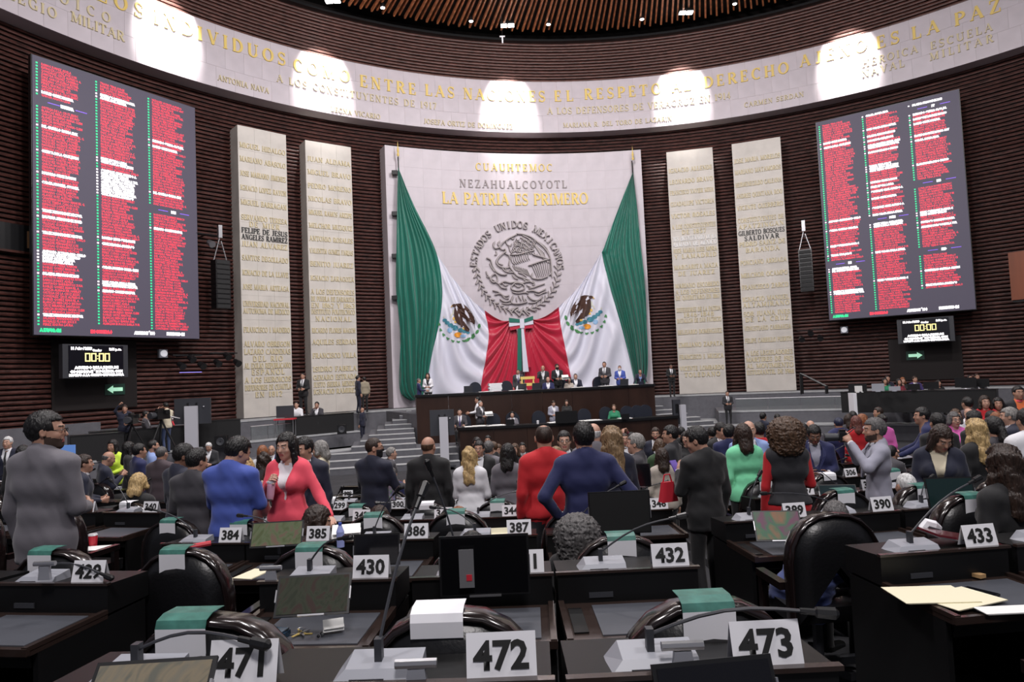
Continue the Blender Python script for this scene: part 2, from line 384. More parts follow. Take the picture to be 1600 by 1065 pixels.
def ftext(s,x0,y0,x1,y1,h,name='inscription',mt=gold,depth=.05,single=False,fat=1.0):
    """text between two baseline pixels on the curved frieze or panel"""
    A=cyl(x0,y0,RF); B=cyl(x1,y1,RF); a0,a1=ang(A),ang(B)
    zb=(A.z+B.z)/2
    def fn(u,v,d): return (lambda p:(p.x-CX,p.y-CY,p.z))(pol(u/RF,RF-.003-d,zb+v))
    W=(a1-a0)*RF
    if not single:
        mb=MB(); text_on(mb,s,fn,(a0+a1)/2*RF,0,h,depth,width=W,fat=fat); return tag(mb.build(name,mt if h>.39 else gold2,fr if zb>ZB-1 else cp),kind='stuff')
    nat=sum(gw(c) for c in s)*h; sx=min(1,W*.9/nat); sp=(W-nat*sx)/max(1,len(s)-1); u=a0*RF
    for c in s:
        mb=MB(); glyph(mb,c,fn,u,0,h,depth,sx,1.15); mb.build('letter',mt,fr); u+=gw(c)*h*sx+sp
for wd,x0,y0,x1,y1 in (("LOS",150,3,224,27),("INDIVIDUOS",240,34,446,106),("COMO",458,108,546,132),("ENTRE",562,136,650,148),("LAS",664,150,710,153),
    ("NACIONES",724,156,852,158),("EL",866,159,896,158),("RESPETO",913,156,1033,147),("AL",1050,145,1080,141),("DERECHO",1100,137,1233,115),
    ("AJENO",1250,105,1355,80),("ES",1370,77,1406,67),("LA",1425,61,1469,51),("PAZ",1492,42,1565,17)):
    ftext(wd,x0,y0,x1,y1,.60,single=True)
for s,x0,y0,x1,y1,h in (("OICO",92,9,172,32,.38),("COLEGIO",-30,-12,88,22,.38),("MILITAR",110,34,194,65,.38),("ANTONIA NAVA",340,125,420,147,.25),("A LOS CONSTITUYENTES DE 1917",432,127,682,172,.35),
    ("LEONA VICARIO",517,175,594,186,.25),("JOSEFA ORTIZ DE DOMINGUEZ",662,194,801,201,.26),("A LOS DEFENSORES DE VERACRUZ EN 1914",855,180,1142,153,.36),
    ("MARIANA R. DEL TORO DE LAZARIN",880,199,1050,189,.25),("CARMEN SERDAN",1163,168,1256,151,.25),("HEROICA",1347,105,1435,83,.36),("NAVAL",1347,121,1414,105,.36),
    ("ESCUELA",1454,76,1552,50,.36),("MILITAR",1453,94,1553,67,.36)):
    ftext(s,x0,y0,x1,y1,h)
# ---------- centre panel
pa0=ang(cyl(601,229,RF)); pa1=ang(cyl(1010,400,RF)); PZ0=zr(-1.3); PZ1=cyl(800,240,RF).z
cp=thing('feature_wall','large concave pale marble panel behind the flags with gilt motto','wall',(CX,CY,0))
m=MB(); ring(m,RF+.008,RW+.1,PZ0,PZ1,pa0,pa1,24)
for v in range(len(m.v)): m.v[v]=(m.v[v][0]-CX,m.v[v][1]-CY,m.v[v][2])
m.build('backing',marble_seam,cp)
nc=14; dpa=(pa1-pa0)/nc; nr=13
for r in range(nr):
    me=cslab(RF,PZ0+(PZ1-PZ0)*r/nr,PZ0+(PZ1-PZ0)*(r+1)/nr,dpa,'marble_slab',marble,.08,.003)
    for k in range(nc): link('marble_slab',me,cp,(0,0,0),-(pa0+dpa*(k+.5)))
ftext("CUAUHTEMOC",743,267,863,267,.40,mt=gold); ftext("NEZAHUALCOYOTL",718,293,886,293,.42,mt=greyl)
ftext("LA PATRIA ES PRIMERO",691,318,919,318,.62,mt=gold,fat=1.15)
# relief of the national arms, traced as raised strokes from the emblem's outline
EX,EY=809,418
ez=cyl(EX,EY,RF); ea=ang(ez); epx=RF*abs(ang(cyl(EX+50,EY,RF))-ea)/50
def em(px,py,d):   # 180px emblem crop coords/6.267 -> panel surface
    x=720+px/6.267-EX; y=330+py/6.267-EY
    xr=x*math.cos(ROLL)-y*math.sin(ROLL); yr=y*math.cos(ROLL)+x*math.sin(ROLL)
    p=pol(ea+xr*epx/RF,RF-.003-d,ez.z-yr*epx); return (p.x-CX,p.y-CY,p.z)
def rstroke(mb,pts,w,d):
    n=len(pts); P=[]
    for i,(x,y) in enumerate(pts):
        x0,y0=pts[max(i-1,0)];x1,y1=pts[min(i+1,n-1)]; dx,dy=x1-x0,y1-y0; l=math.hypot(dx,dy) or 1
        ww=w*(1 if 0<i<n-1 else .45); nx,ny=-dy/l*ww/2,dx/l*ww/2
        P+=[em(x+nx,y+ny,0),em(x+nx*.6,y+ny*.6,d),em(x-nx*.6,y-ny*.6,d),em(x-nx,y-ny,0)]
    F=[]
    for i in range(n-1):
        q=4*i
        for a in range(3): F.append([q+a,q+a+1,q+5+a,q+4+a])
    mb.add(P,F)
def sm_(pts,k=3):
    out=[]
    for i in range(len(pts)-1):
        p0=pts[max(i-1,0)];p1=pts[i];p2=pts[i+1];p3=pts[min(i+2,len(pts)-1)]
        for j in range(k):
            t=j/k; out.append(tuple(.5*((2*p1[c])+(-p0[c]+p2[c])*t+(2*p0[c]-5*p1[c]+4*p2[c]-p3[c])*t*t+(-p0[c]+3*p1[c]-3*p2[c]+p3[c])*t**3) for c in range(2)))
    return out+[pts[-1]]
mb=MB()
outl=[[(540,225),(600,228),(680,250),(750,300),(820,360),(870,440),(885,540),(890,640)],[(480,480),(470,530),(500,580),(545,630),(600,650),(670,670)],
 [(430,300),(470,270),(520,245),(545,230)],[(330,310),(315,345),(335,375),(375,360),(400,325),(430,300)],[(375,360),(400,385),(430,380),(440,410)],
 [(440,400),(400,430),(360,470),(345,510),(375,545),(430,560),(470,550)],[(430,420),(470,440),(480,480)],[(250,470),(290,490),(310,550),(345,600),(400,625),(450,620)],
 [(660,530),(740,500),(800,480),(870,460)],[(700,600),(690,640),(720,655),(780,655),(850,630)],[(480,430),(560,425),(640,400),(720,380)],
 [(245,600),(270,650),(330,690),(370,720)],[(300,640),(330,620),(355,650),(350,690),(310,700),(285,670),(300,640)],[(370,720),(420,690),(480,700),(540,690),(600,700),(660,680),(710,700)],
 [(490,740),(530,700),(600,710),(620,750),(560,775),(500,765),(490,740)],[(370,720),(400,750),(450,755)],[(640,780),(700,770),(760,785),(830,750)],[(310,780),(360,790),(420,830),(470,820)],
 [(510,820),(490,890),(560,900),(650,880)],[(650,820),(700,860),(760,860),(800,820)],[(380,860),(430,885),(480,870)],[(560,820),(590,870)],[(600,820),(620,880)],
 [(760,300),(840,360),(880,470)],[(700,420),(780,440),(850,460)],[(600,950),(580,1000),(560,1020)],[(600,950),(640,990),(660,1010)],[(560,930),(520,950),(490,985)],[(640,930),(700,960),(740,950)]]
for o_ in outl: rstroke(mb,sm_(o_),16,.16)
for i in range(9):   # wing feathers
    t=i/8; rstroke(mb,sm_([(700+14*i,300+12*i),(760+10*i,390+12*i),(800+9*i,460+4*i)]),9,.1)
    rstroke(mb,[(690+22*i,520-6*i),(720+19*i,580-3*i),(745+17*i,645-3*i)],9,.12)
    rstroke(mb,sm_([(490+20*i,440-5*i),(500+20*i,500-6*i),(530+18*i,525-6*i)]),9,.1)
    rstroke(mb,sm_([(505+17*i,530+4*i),(530+17*i,570+5*i),(560+15*i,580+7*i)]),9,.1)
for i in range(40):   # breast scales
    x=490+((i*37)%230); y=260+((i*53)%150)
    if x>480 and y<420: rstroke(mb,[(x,y),(x+12,y+20),(x+32,y+10)],13,.12)
for i in range(26):   # wreath of oak and laurel below
    a=math.radians(186-i*192/25); cx=548+400*math.cos(a); cy=555+420*math.sin(abs(a) if a>0 else a)*1
    if i in(0,25): cy=560
    for sgn in (-1,1):
        b_=a+PI/2+sgn*.7; rstroke(mb,[(cx,cy),(cx-26*math.cos(b_)+8,cy-26*math.sin(b_)),(cx-52*math.cos(b_),cy-52*math.sin(b_)*1)],24,.13)
    rstroke(mb,[(cx-20*math.sin(a),cy+20*math.cos(a)),(cx+20*math.sin(a),cy-20*math.cos(a))],9,.12)
ex=[[(400,560),(430,590),(470,600),(520,600)],[(330,440),(350,425),(340,400)],[(440,300),(450,330),(480,345),(500,320)],[(470,350),(480,390),(500,420)],
 [(250,650),(290,665),(300,700)],[(400,700),(430,730),(460,715)],[(520,715),(560,740),(590,720)],[(640,720),(700,740),(760,720),(820,700)],[(660,750),(720,740)],[(700,680),(720,700),(700,720)],
 [(330,820),(380,810),(430,850),(470,850)],[(500,790),(560,800),(620,790),(660,800)],[(540,840),(545,880)],[(630,850),(640,870)],[(400,900),(460,905),(500,890)],[(660,890),(720,885),(780,850)],
 [(720,800),(760,810),(800,790),(840,780)],[(500,620),(520,650),(560,665)],[(600,640),(620,670),(660,690)],[(560,600),(600,610),(640,640)],[(860,620),(880,600),(890,560)],[(600,240),(650,260),(700,300)],
 [(580,260),(640,290),(690,330)],[(560,300),(620,320),(680,370)],[(380,300),(360,330),(370,350)],[(280,520),(300,560),(330,600)],[(360,500),(370,520),(410,530)],[(430,560),(450,590),(480,580)]]
for o_ in ex: rstroke(mb,sm_(o_),14,.13)
for i in range(7): rstroke(mb,sm_([(520+22*i,300+6*i),(530+22*i,330+8*i),(552+20*i,325+8*i)]),11,.12); rstroke(mb,sm_([(510+22*i,360+4*i),(520+22*i,392+4*i),(545+20*i,385+4*i)]),11,.12)
tag(mb.build('coat_of_arms_relief',relief_m,cp),kind='stuff')
# ring of raised letters
mb=MB(); S="ESTADOS UNIDOS MEXICANOS"; 
Rm=425
for i,c in enumerate(S):
    if c==' ': continue
    a=math.radians(177-174*i/(len(S)-1)); tx,ty=math.sin(a),math.cos(a)      # tangent (clockwise)
    cx,cy=548+Rm*math.cos(a),560-Rm*math.sin(a)
    def fn(u,v,d,cx=cx,cy=cy,a=a,tx=tx,ty=ty):
        return em(cx+u*tx+v*math.cos(a)-0, cy+u*ty-v*math.sin(a), d)
    glyph(mb,c,fn,-gw(c)*32,-33,66,.14,1,1.1)
tag(mb.build('raised_lettering',relief_m,cp),kind='stuff')
# ---------- name pillars
PIL=[
('first marble name pillar from the left, beside the left vote screen',[(370.5,194),(446.5,211.6)],410,
 "MIGUEL HIDALGO|232;MARIANO ABASOLO|253;JOSE MARIANO JIMENEZ|275;IGNACIO LOPEZ RAYON|297;MIGUEL BARRAGAN|319;SERVANDO TERESA|342;DE MIER|352;#FELIPE DE JESUS|362;#ANGELES RAMIREZ|372;JUAN ALVAREZ|383;SANTOS DEGOLLADO|404;IGNACIO DE LA LLAVE|427;JOSE MARIA ARTEAGA|449;UNIVERSIDAD NACIONAL|475;AUTONOMA DE MEXICO|486;FRANCISCO I MADERO|515;ALVARO OBREGON|537;LAZARO CARDENAS|549;DEL RIO|560;AL EXILIO REPUBLICANO|571;ESPAÑOL|581;A LOS HEROICOS|593;DEFENSORES DE CUAUTLA|605;EN 1812|616"),
('second marble name pillar from the left, nearer the flags',[(476.4,218),(548,230.7)],515,
 "JUAN ALDAMA|252;MIGUEL BRAVO|272;PEDRO MORENO|293;NICOLAS BRAVO|313;MIGUEL RAMOS ARIZPE|334;MELCHOR MUZQUIZ|354;ANTONIO ROSALES|374;VALENTIN GOMEZ FARIAS|393;BENITO JUAREZ|413;IGNACIO ZARAGOZA|435;A LOS DEFENSORES|456;DE PUEBLA DE ZARAGOZA|467;EN 1862 Y 1863|477;INSTITUTO POLITECNICO|487;NACIONAL|498;RICARDO FLORES MAGON|516;AQUILES SERDAN|534;FRANCISCO VILLA|555;ISIDRO FABELA|576;GENARO ESTRADA|589;JUSTO SIERRA MENDEZ|600;IGNACIO RAMIREZ|611"),
('third marble name pillar, right of the flags with one white inscription',[(1041,238),(1113,230)],1085,
 "IGNACIO ALLENDE|263;LEONARDO BRAVO|281;FRANCISCO XAVIER MINA|298;GUADALUPE VICTORIA|316;VICTOR ROSALES|335;A LOS CONSTITUYENTES|352;DE 1857|361;*2021 BICENTENARIO DE LA|371;*ARMADA DE MEXICO|380;JOSE MARIA LUIS MORA|390;Y LAMADRID|399;MARGARITA MAZA|416;DE JUAREZ|426;MARIANO ESCOBEDO|445;A LOS DEFENSORES|455;DE QUERETARO EN 1867|464;DEFENSORES DE LA PATRIA|483;1846-1848|491;BATALLON DE SAN PATRICIO|500;BELISARIO DOMINGUEZ|518;EMILIANO ZAPATA|538;FRANCISCO J. MUGICA|557;VICENTE LOMBARDO|575;TOLEDANO|585"),
('fourth marble name pillar, rightmost beside the right vote screen',[(1143,225),(1219,214)],1190,
 "JOSE MARIA MORELOS|246;MARIANO MATAMOROS|264;HERMENEGILDO GALEANA|284;ANDRES QUINTANA ROO|302;VICENTE GUERRERO|321;CONSTITUYENTES DE|341;APATZINGAN|351;#GILBERTO BOSQUES|361;#SALDIVAR|370;PEDRO SAINZ DE|379;BARANDA|389;PONCIANO ARRIAGA|408;MELCHOR OCAMPO|428;FRANCISCO ZARCO|447;IGNACIO MANUEL|466;ALTAMIRANO|475;SOR JUANA INES|489;DE LA CRUZ|498;VENUSTIANO CARRANZA|512;FELIPE CARRILLO PUERTO|531;A LOS LEGISLADORES|551;MARTIRES DE 1913|561;AL MOVIMIENTO|571;ESTUDIANTIL DE 1968|581"),
]
PB=zr(-1.3)
for lab,(tl,tr),xm,txt in PIL:
    A=cyl(*tl,RF); B=cyl(*tr,RF); H=(A.z+B.z)/2; A.z=B.z=0
    W=(B-A).length; U=(B-A)/W; Nn=Vector((U.y,-U.x,0))
    t=thing('name_pillar',lab,'pillar',(*((A+B)/2).xy,PB))
    base=(A+B)/2
    def loc_(u,z,d): return (u*U.x+d*Nn.x,u*U.y+d*Nn.y,z-PB)
    m=MB(); P=[loc_(-W/2,PB,.008),loc_(W/2,PB,.008),loc_(W/2,PB,-.97),loc_(-W/2,PB,-.97)]; P+= [(x,y,H-PB) for x,y,z in P]
    m.hexa(P); m.build('backing',pillar_m,t)
    zs=[PB,PB+1.05]+[PB+1.05+(H-PB-1.05)*k/11 for k in range(1,12)]
    for r in range(12):
        ncol=3 if r!=0 else 2
        for c in range(ncol):
            u0=-W/2+W*c/ncol; u1=u0+W/ncol; g=.004
            P=[loc_(u0+g,zs[r]+g,.02),loc_(u1-g,zs[r]+g,.02),loc_(u1-g,zs[r]+g,-.04),loc_(u0+g,zs[r]+g,-.04)]
            P+= [(x,y,zs[r+1]-g-PB) for x,y,z in P]
            MB().hexa(P).build('marble_slab',pillar_m,t)
    for line in txt.split(';'):
        s,y=line.split('|'); mt=gold2
        if s[0]=='#': mt=blackl; s=s[1:]
        if s[0]=='*': mt=whitel; s=s[1:]
        z=cyl(xm,float(y),RF-.1).z; h=.235
        mb=MB(); text_on(mb,s,lambda u,v,d:loc_(u,z+v,.022+d),0,-h/2,h,.035,sp=.16,width=min(W*.94,twidth(s,h,.2)) ,fat=1.2)
        tag(mb.build('inscription',mt,t),kind='stuff')
# ---------- stage levels
def level(name,R0,R1,z0,z1,a0,a1,n=40,cop=.3):
    m=MB(); ring(m,R0,R1,z0,z1,a0*D2R,a1*D2R,n)
    o=tag(m.build(name,ledge_m),kind='structure')
    m=MB(); ring(m,R0-.02,R0+cop,z1-.03,z1+.03,a0*D2R,a1*D2R,n); m.build('coping',ledge_top,o); return o
level('trim_2',21.4,RW+.1,0,zr(-1.32),-95,80,90,.9)
level('trim_3',18.5,21.38,0,zr(-1.95),-90,-37,40)
level('trim_4',17.5,21.38,0,zr(-1.95),14,75,40,.35)
level('trim_5',16.7,18.48,0,zr(-2.5),-85,75,80,.8)
m=MB(); ring(m,18.4,21.4,0,zr(-2.49),-37*D2R,14*D2R,40); tag(m.build('trim_6',ledge_top),kind='structure')
a_=ang(cyl(150,659,21.2)); m=MB(); ring(m,20.95,21.38,0,cyl(80,665,21.1).z,-95*D2R,a_,20); tag(m.build('trim_7',ledge_m),kind='structure')
# ---------- tiers of the seating, curved gently about the stage
ROWZ=[1.97,3.75,5.65,7.55,9.4,11.25,13.1,14.9,16.7]
def bow(X): return (X-.3)**2/40
def fl(Y):
    return max(0,1.66-.12*Y)
TIER=[fl(z) for z in ROWZ]
def raised(X,r):
    if X>2.5 and r>=4: return (.1,.2,.35,.42,.42)[r-4]
    if X<-4.3 and r>=4: return (.12,.2,.3,.3,.3)[r-4]
    return 0
def level_at(X,Y):
    y=Y-bow(X)
    for r,(z,t) in enumerate(zip(ROWZ,TIER)):
        if y<z+.32: return t+raised(X,r)
    return raised(X,8)
for i,z in enumerate(ROWZ[:7]):
    y0=(ROWZ[i-1]+.32) if i else -1.5
    m=MB(); n=28; P=[];xs=[-16+32*k/n for k in range(n+1)]
    for x in xs: P+=[(x,y0+bow(x),0),(x,y0+bow(x),TIER[i]),(x,z+.32+bow(x),TIER[i]),(x,z+.32+bow(x),0)]
    F=[]
    for k in range(n):
        q=4*k
        for a,b in((0,1),(1,2),(2,3)): F.append([q+a,q+b,q+4+b,q+4+a])
    m.add(P,F); tag(m.build('trim_%d'%(8+i),carpet),kind='structure')
# ============================================================ VOTE SCREENS
SUR="CRUZ MIRANDA SANTIAGO;ALMAZAN BURGOS KARLA YURITZI;LUNA AYALA NOEMI BERENICE;PEREZ CUEVAS CARLOS;GUERRA CASTILLO MARCELA;ORTEGA DE LA CRUZ JESSICA;ALAVEZ RUIZ ALETHIA;ANTONIO ALTAMIRANO CARLOS;BAUTISTA HERNANDEZ ESTEBAN;BLANCAS MERCADO BRUNO;CANTON ZETINA OSCAR;CARRASCO GODINEZ NELLY M.;CHAPMAN MORENO MANUEL G.;CONTRERAS CASTILLO ARMANDO;DEL CASTILLO IBARRA ERIKA V.;DIAZ GARCIA KARLA ESTRELLA;ELIZONDO GUERRA OLGA JULIANA;ESPINOZA LOPEZ JOSE LUIS;FLORES SANCHEZ MARCO ANTONIO;GARCIA ALMAGUER HAMLET;GARCIA ANAYA LIDIA;GARCIA MONTIEL OTONIEL;GARCIA MORENO MARIA CLEMENTE;GONZALEZ CRUZ ALFREDO A.;GONZALEZ HERNANDEZ YAEL R.;MARTINEZ VENTURA LUIS E.;MORALES FLORES JESUS F.;NAVARRO PEREZ RAMON;ORTIZ TEJEDA CARLOS FCO.;PEREZ GUTIERREZ BLANCA C.;PEREZ SEGURA LAURA;RAMOS JUAREZ ADELA;REYES MONTOYA BENNELLY;ROBLES GOMEZ MANUEL A.;ROBLES ORTIZ MARTHA;RODRIGUEZ RAMIREZ MARCO;SANTIAGO BARRIENTOS SUSANA;TELLEZ HERNANDEZ HECTOR;VAZQUEZ VICENTE ALFREDO;VILLEGAS GUARNEROS DULCE;ZAMORA VALDEZ CASIMIRO;TRIANA TENA JORGE;ROMERO LEON GUADALUPE;SALAZAR FERNANDEZ LUIS;SERRANO CORTES HECTOR".split(';')
def screen(label,TL,TR,BR,BL,cols,hdr,heads):
    A=cyl(*TL,RF-.25); B=cyl(*TR,RF-.25); C_=cyl(*BR,RF-.25); D_=cyl(*BL,RF-.25)
    zt=(A.z+B.z)/2; zb=(C_.z+D_.z)/2; H=zt-zb; a=Vector((*A.xy,0)); b=Vector((*B.xy,0))
    W=(b-a).length; U=(b-a)/W; Nn=Vector((U.y,-U.x,0)); mid=(a+b)/2
    rz=math.atan2(U.y,U.x)
    t=thing('vote_screen',label,'screen',(mid.x,mid.y,zb),rz)
    # local: x along, -y towards the hall, z up
    MB().box((0,.12,H/2),(W+.06,.2,H+.06)).build('casing',black_pl,t)
    MB().box((0,.0,H/2),(W,.03,H)).build('display_panel',scr_bg,t)
    MB().box((-W*.3,.45,H/2),(.1,.5,H*.8)).box((W*.3,.45,H/2),(.1,.5,H*.8)).build('wall_bracket',black_pl,t)
    pitch=H*.955/84.5; size=pitch*1.12
    def put(me,mt,x,z,sx=1,name='row_text'):
        me.materials.append(mt); n=len(me.vertices); co=np.empty(n*3); me.vertices.foreach_get('co',co); co=co.reshape(-1,3)
        o=np.stack([co[:,0]*sx,np.zeros(n)-.019,co[:,1]],1)+np.array([x,0,z]); me.vertices.foreach_set('co',o.ravel()); me.update()
        tag(link(name,me,t),kind='stuff')
    rnd=random.Random(TL[0])
    cw=W/3.08
    for c in range(3):
        whites=cols[c][0]; nrows=cols[c][1]; hd=heads[c]
        R=[];Wt=[];dots=MB();dw=MB()
        for r in range(84):
            s=rnd.choice(SUR); 
            if len(s)>24: s=s[:24]
            skip = r>=nrows or any(abs(r-h)<=1 for h,_ in hd)
            z=H-.02*H-(r+.8)*pitch; xd=-W/2+W*.022+cw*c
            if skip: R.append('');Wt.append('');continue
            iw=r in whites
            R.append('' if iw else s); Wt.append(s if iw else '')
            (dw if iw else dots).box((xd,-.02,z+pitch*.35),(pitch*.55,.01,pitch*.5))
        x=-W/2+W*.045+cw*c
        put(sans(R,size,pitch/size,bold=.002),scr_red,x,H-.02*H-.8*pitch,.76)
        put(sans(Wt,size,pitch/size,bold=.012),scr_wh,x,H-.02*H-.8*pitch,.76)
        tag(dots.build('vote_dot',scr_gr,t),kind='stuff'); tag(dw.build('vote_dot',scr_wh,t),kind='stuff')
        for h,s in hd:
            z=H-.02*H-(h+.8)*pitch
            put(sans(s,size,1,'CENTER',.02),scr_wh,x+cw*.42,z,.8,'party_heading')
            MB().box((x+cw*.2,-.02,z+pitch*.4),(cw*.2,.01,pitch*.22)).box((x+cw*.66,-.02,z+pitch*.4),(cw*.2,.01,pitch*.22)).build('heading_rule',scr_pu,t)
    z=H*.012
    for s,x,mt in (('A FAVOR 421',-W*.47,scr_gr),('EN CONTRA 0',-W*.2,scr_red),('ABSTENCIÓN 0',W*.06,scr_wh),('PRESENTES 421',W*.27,scr_wh)):
        put(sans(s,size*1.15,1,'LEFT',.02),mt,x,z,.8,'total_text')
    return t
screen('large left vote screen with three columns of red names',(50,92),(304,163),(311,527),(53,525),
  [({9,20,28,35,38,47,49,54,60,61,62,63,67,80},84),({4,5,26,27,30,31,32,33,34,35,36,37,38,53,55,63,68,69,71},83),({15,17,34,47},84)],None,
  [[(12,'MORENA')],[],[(40,'PAN')]])
screen('large right vote screen with red names and empty lower right corner',(1275,188),(1498,144),(1525,485),(1297,498),
  [({8,10,43,47,54,58,64,65,74,75},84),({0,6,9,11,13,14,16,22,23,24,29,31,33,36,40,43,47,48,59,71},84),({0,4,6,8,13,15,25,45,46,49,51,69,75},77)],None,
  [[(62,'PRI')],[(45,'PVEM')],[(2,'PT'),(33,'MC'),(61,'PRD')]])
def timer(label,TL,TR,BR,BL):
    R=RF-.2
    A=cyl(*TL,R);B=cyl(*TR,R);C_=cyl(*BR,R);D_=cyl(*BL,R); zt=(A.z+B.z)/2; zb=(C_.z+D_.z)/2; H=zt-zb
    a=Vector((*A.xy,0));b=Vector((*B.xy,0)); W=(b-a).length; U=(b-a)/W; mid=(a+b)/2
    t=thing('timer_screen',label,'screen',(mid.x,mid.y,zb),math.atan2(U.y,U.x))
    MB().box((0,.14,H/2),(W*1.2,.25,H+.1)).build('casing',grey_dk,t)
    MB().box((0,0,H/2),(W,.04,H)).build('display_panel',scr_bk,t)
    MB().box((0,.6,H/2),(.2,.7,.3)).build('wall_bracket',black_pl,t)
    def put(s,size,x,z,mt,al='CENTER',name='timer_text',b=.015):
        me=sans(s,size,1,al,b); me.materials.append(mt)
        me.transform(Matrix(((1,0,0,x),(0,0,-1,-.025),(0,1,0,z),(0,0,0,1)))); link(name,me,t)
    put('11 / abr / 2023',H*.11,-W*.47,H*.87,scr_wh,'LEFT'); put('2:01 p. m.',H*.1,W*.46,H*.86,scr_wh,'RIGHT'); put('Orador',H*.09,0,H*.82,scr_wh)
    put('ACUERDO DE LA JUNTA DE',H*.11,0,H*.25,scr_wh); put('COORDINACIÓN POLÍTICA CON',H*.11,0,H*.12,scr_wh); 
    put('MOTIVO A LA CONVOCATORIA PARA',H*.1,0,H*.01,scr_wh)
    # seven segment 00:00
    m=MB(); w_=W*.075; h_=H*.24; z0=H*.5; th=H*.035
    for k,cx in enumerate((-W*.17,-W*.06,W*.08,W*.19)):
        for zz in (0,h_): m.box((cx,-.025,z0+zz),(w_,.01,th))
        for xx in (-w_/2,w_/2): m.box((cx+xx,-.025,z0+h_/2),(th,.01,h_+th))
    for zz in (.3,.7): m.box((W*.01,-.025,z0+h_*zz),(th*.8,.01,th*.8))
    m.build('countdown_digits',scr_ye,t)
timer('black countdown display below the left vote screen',(107,539),(192,541),(190,588),(107,587))
timer('black countdown display below the right vote screen',(1408,500),(1482,496),(1483,532),(1410,534))
def arrow(label,px,py,sgn):
    p=cyl(px,py,RW-.18); a=ang(p)
    t=thing('exit_arrow_sign',label,'sign',p,-a)
    MB().box((0,.04,0),(.75,.06,.42)).build('sign_plate',mat('dark_green_plate',(.01,.05,.035),.5),t)
    m=MB(); s=sgn
    poly=[(-.28*s,-.07),(.08*s,-.07),(.08*s,-.15),(.3*s,0),(.08*s,.15),(.08*s,.07),(-.28*s,.07)]
    if s<0: poly=poly[::-1]
    m.prism(poly,lambda u,v,d:(u,-d,v),0,.012); m.build('arrow',mat('arrow_green_glow',(.45,.85,.6),.5,emit=.6),t)
arrow('green exit arrow sign pointing left under left display',180,608,-1); arrow('green exit arrow sign pointing right under right display',1430,555,1)
# hanging loudspeaker columns
def array(label,px0,py0,px1,py1,curve):
    p=cyl((px0+px1)/2,(py0+py1)/2,RF-.3); zt=cyl(px0,py0,RF-.3).z; zb=cyl(px1,py1,RF-.3).z
    t=thing('line_array_speaker',label,'loudspeaker',(p.x,p.y,zb),-ang(p)); n=10; h=(zt-zb)/n
    for k in range(n):
        o=curve*math.sin(k/n*2)*.1
        MB().box((0,0,(k+.5)*h),(.62,.5,h*.94),rot=Matrix.Rotation(-.02*k*curve,3,'X')).box((0,-.26,(k+.5)*h),(.54,.02,h*.7),1).build('speaker_cabinet',[black_pl,mat('speaker_grille',(.012,.012,.013),.7)],t)
    m=MB(); H=zt-zb
    m.tube([(-.28,0,H),(-.05,0,H+.85),(.05,0,H+1.3)],.025,5).tube([(.28,0,H),(.05,0,H+.85)],.025,5).tube([(0,0,H+.7),(0,.8,H+.9)],.03,5)
    m.build('hanging_bracket',steel,t)
    m=MB(); m.box((0,0,H+1.25),(.16,.16,.55)); m.build('hoist_motor',steel,t)
array('black hanging speaker column left of the pillars',345,407,345,483,0); array('black hanging speaker column right of the pillars',1260,391,1260,456,1)
# wall lamps (emergency twin heads) and stage floodlights
for px,py,lab in ((256,552,'white emergency wall lamp beside left exit arrow'),(1319,515,'white emergency wall lamp beside right timer display')):
    p=cyl(px,py,RW-.3); t=thing('emergency_lamp',lab,'lamp',p,-ang(p))
    MB().box((0,.1,0),(.34,.14,.34)).build('housing',grey_pl,t); MB().lathe([(.13,-.02),(.14,.03),(.1,.05)],14,mi=0).build('lamp_lens',mat('lamp_dim',(.8,.8,.85),.4,emit=.5),t).rotation_euler=(PI/2,0,0)
for px,py,lab in ((296,568,'cluster of black stage lights left of the first pillar'),(1266,526,'cluster of black stage lights right of the fourth pillar'),(352,564,'black moving head light beside the first pillar'),(326,378,'silver spotlight can above left hanging speaker')):
    p=cyl(px,py,RF-.4); t=thing('stage_light_fixture',lab,'stage light',p,-ang(p))
    for k in range(3 if px!=326 else 1):
        q=Vector(((k-1)*.42 if px!=326 else 0,0,(k%2)*.28))
        m=MB(); m.tube([q+Vector((0,0,0)),q+Vector((.05,-.25,-.14))],[.11,.15],10); m.build('lamp_can',steel if px==326 else black_pl,t)
    MB().tube([(-.6,.15,.35),(.6,.15,.35)],.03,6).tube([(0,.15,.35),(0,1.1,.35)],.03,6).build('mounting_bar',black_pl,t)
    if px==296: MB().box((0,-.1,-.35),(.9,.03,.02)).build('light_strip',mat('violet_light',(.3,.25,.9),.5,emit=1),t)
# openings and side details
p=cyl(22,372,RW-.1); t=thing('wall_opening','dark control room opening in the timber wall at far left','opening',p,-ang(p))  # opening drawn as a solid block, its darkness put into the black colour
MB().box((0,.0,0),(2.1,.35,.95)).build('dark_opening_block',black_pl,t); MB().box((.45,-.2,-.02),(.25,.05,.6)).build('wooden_post',mat('lighter_wood',(.25,.13,.06),.5),t)  # post wood is a lighter tone than the sill timber
MB().box((0,-.16,-.5),(2.3,.1,.08)).build('sill',timber,t)
p=cyl(1600,430,RW-1.9); t=thing('balcony_box','orange brown veneered balcony corner at right edge','balcony',p,-ang(p))
MB().box((0.3,.5,0),(1.5,1.4,2.0)).build('body',mat('orange_veneer',(.20,.055,.022),.45,vary=.15,vscale=2,stretch=(1,1,.1)),t); MB().box((0.3,.5,-1.05),(1.45,1.3,.08)).build('underside',black_pl,t)
for px,py,w_,h_ in ((150,585,3.1,2.6),(1445,560,3.0,2.0)):
    p=cyl(px,py,RW-.12); m=MB(); m.box((0,0,0),(w_,.05,h_)); o=m.build('trim_%d'%(15 if px<500 else 16),timber_back,None,loc=p,rz=-ang(p)); tag(o,kind='structure')
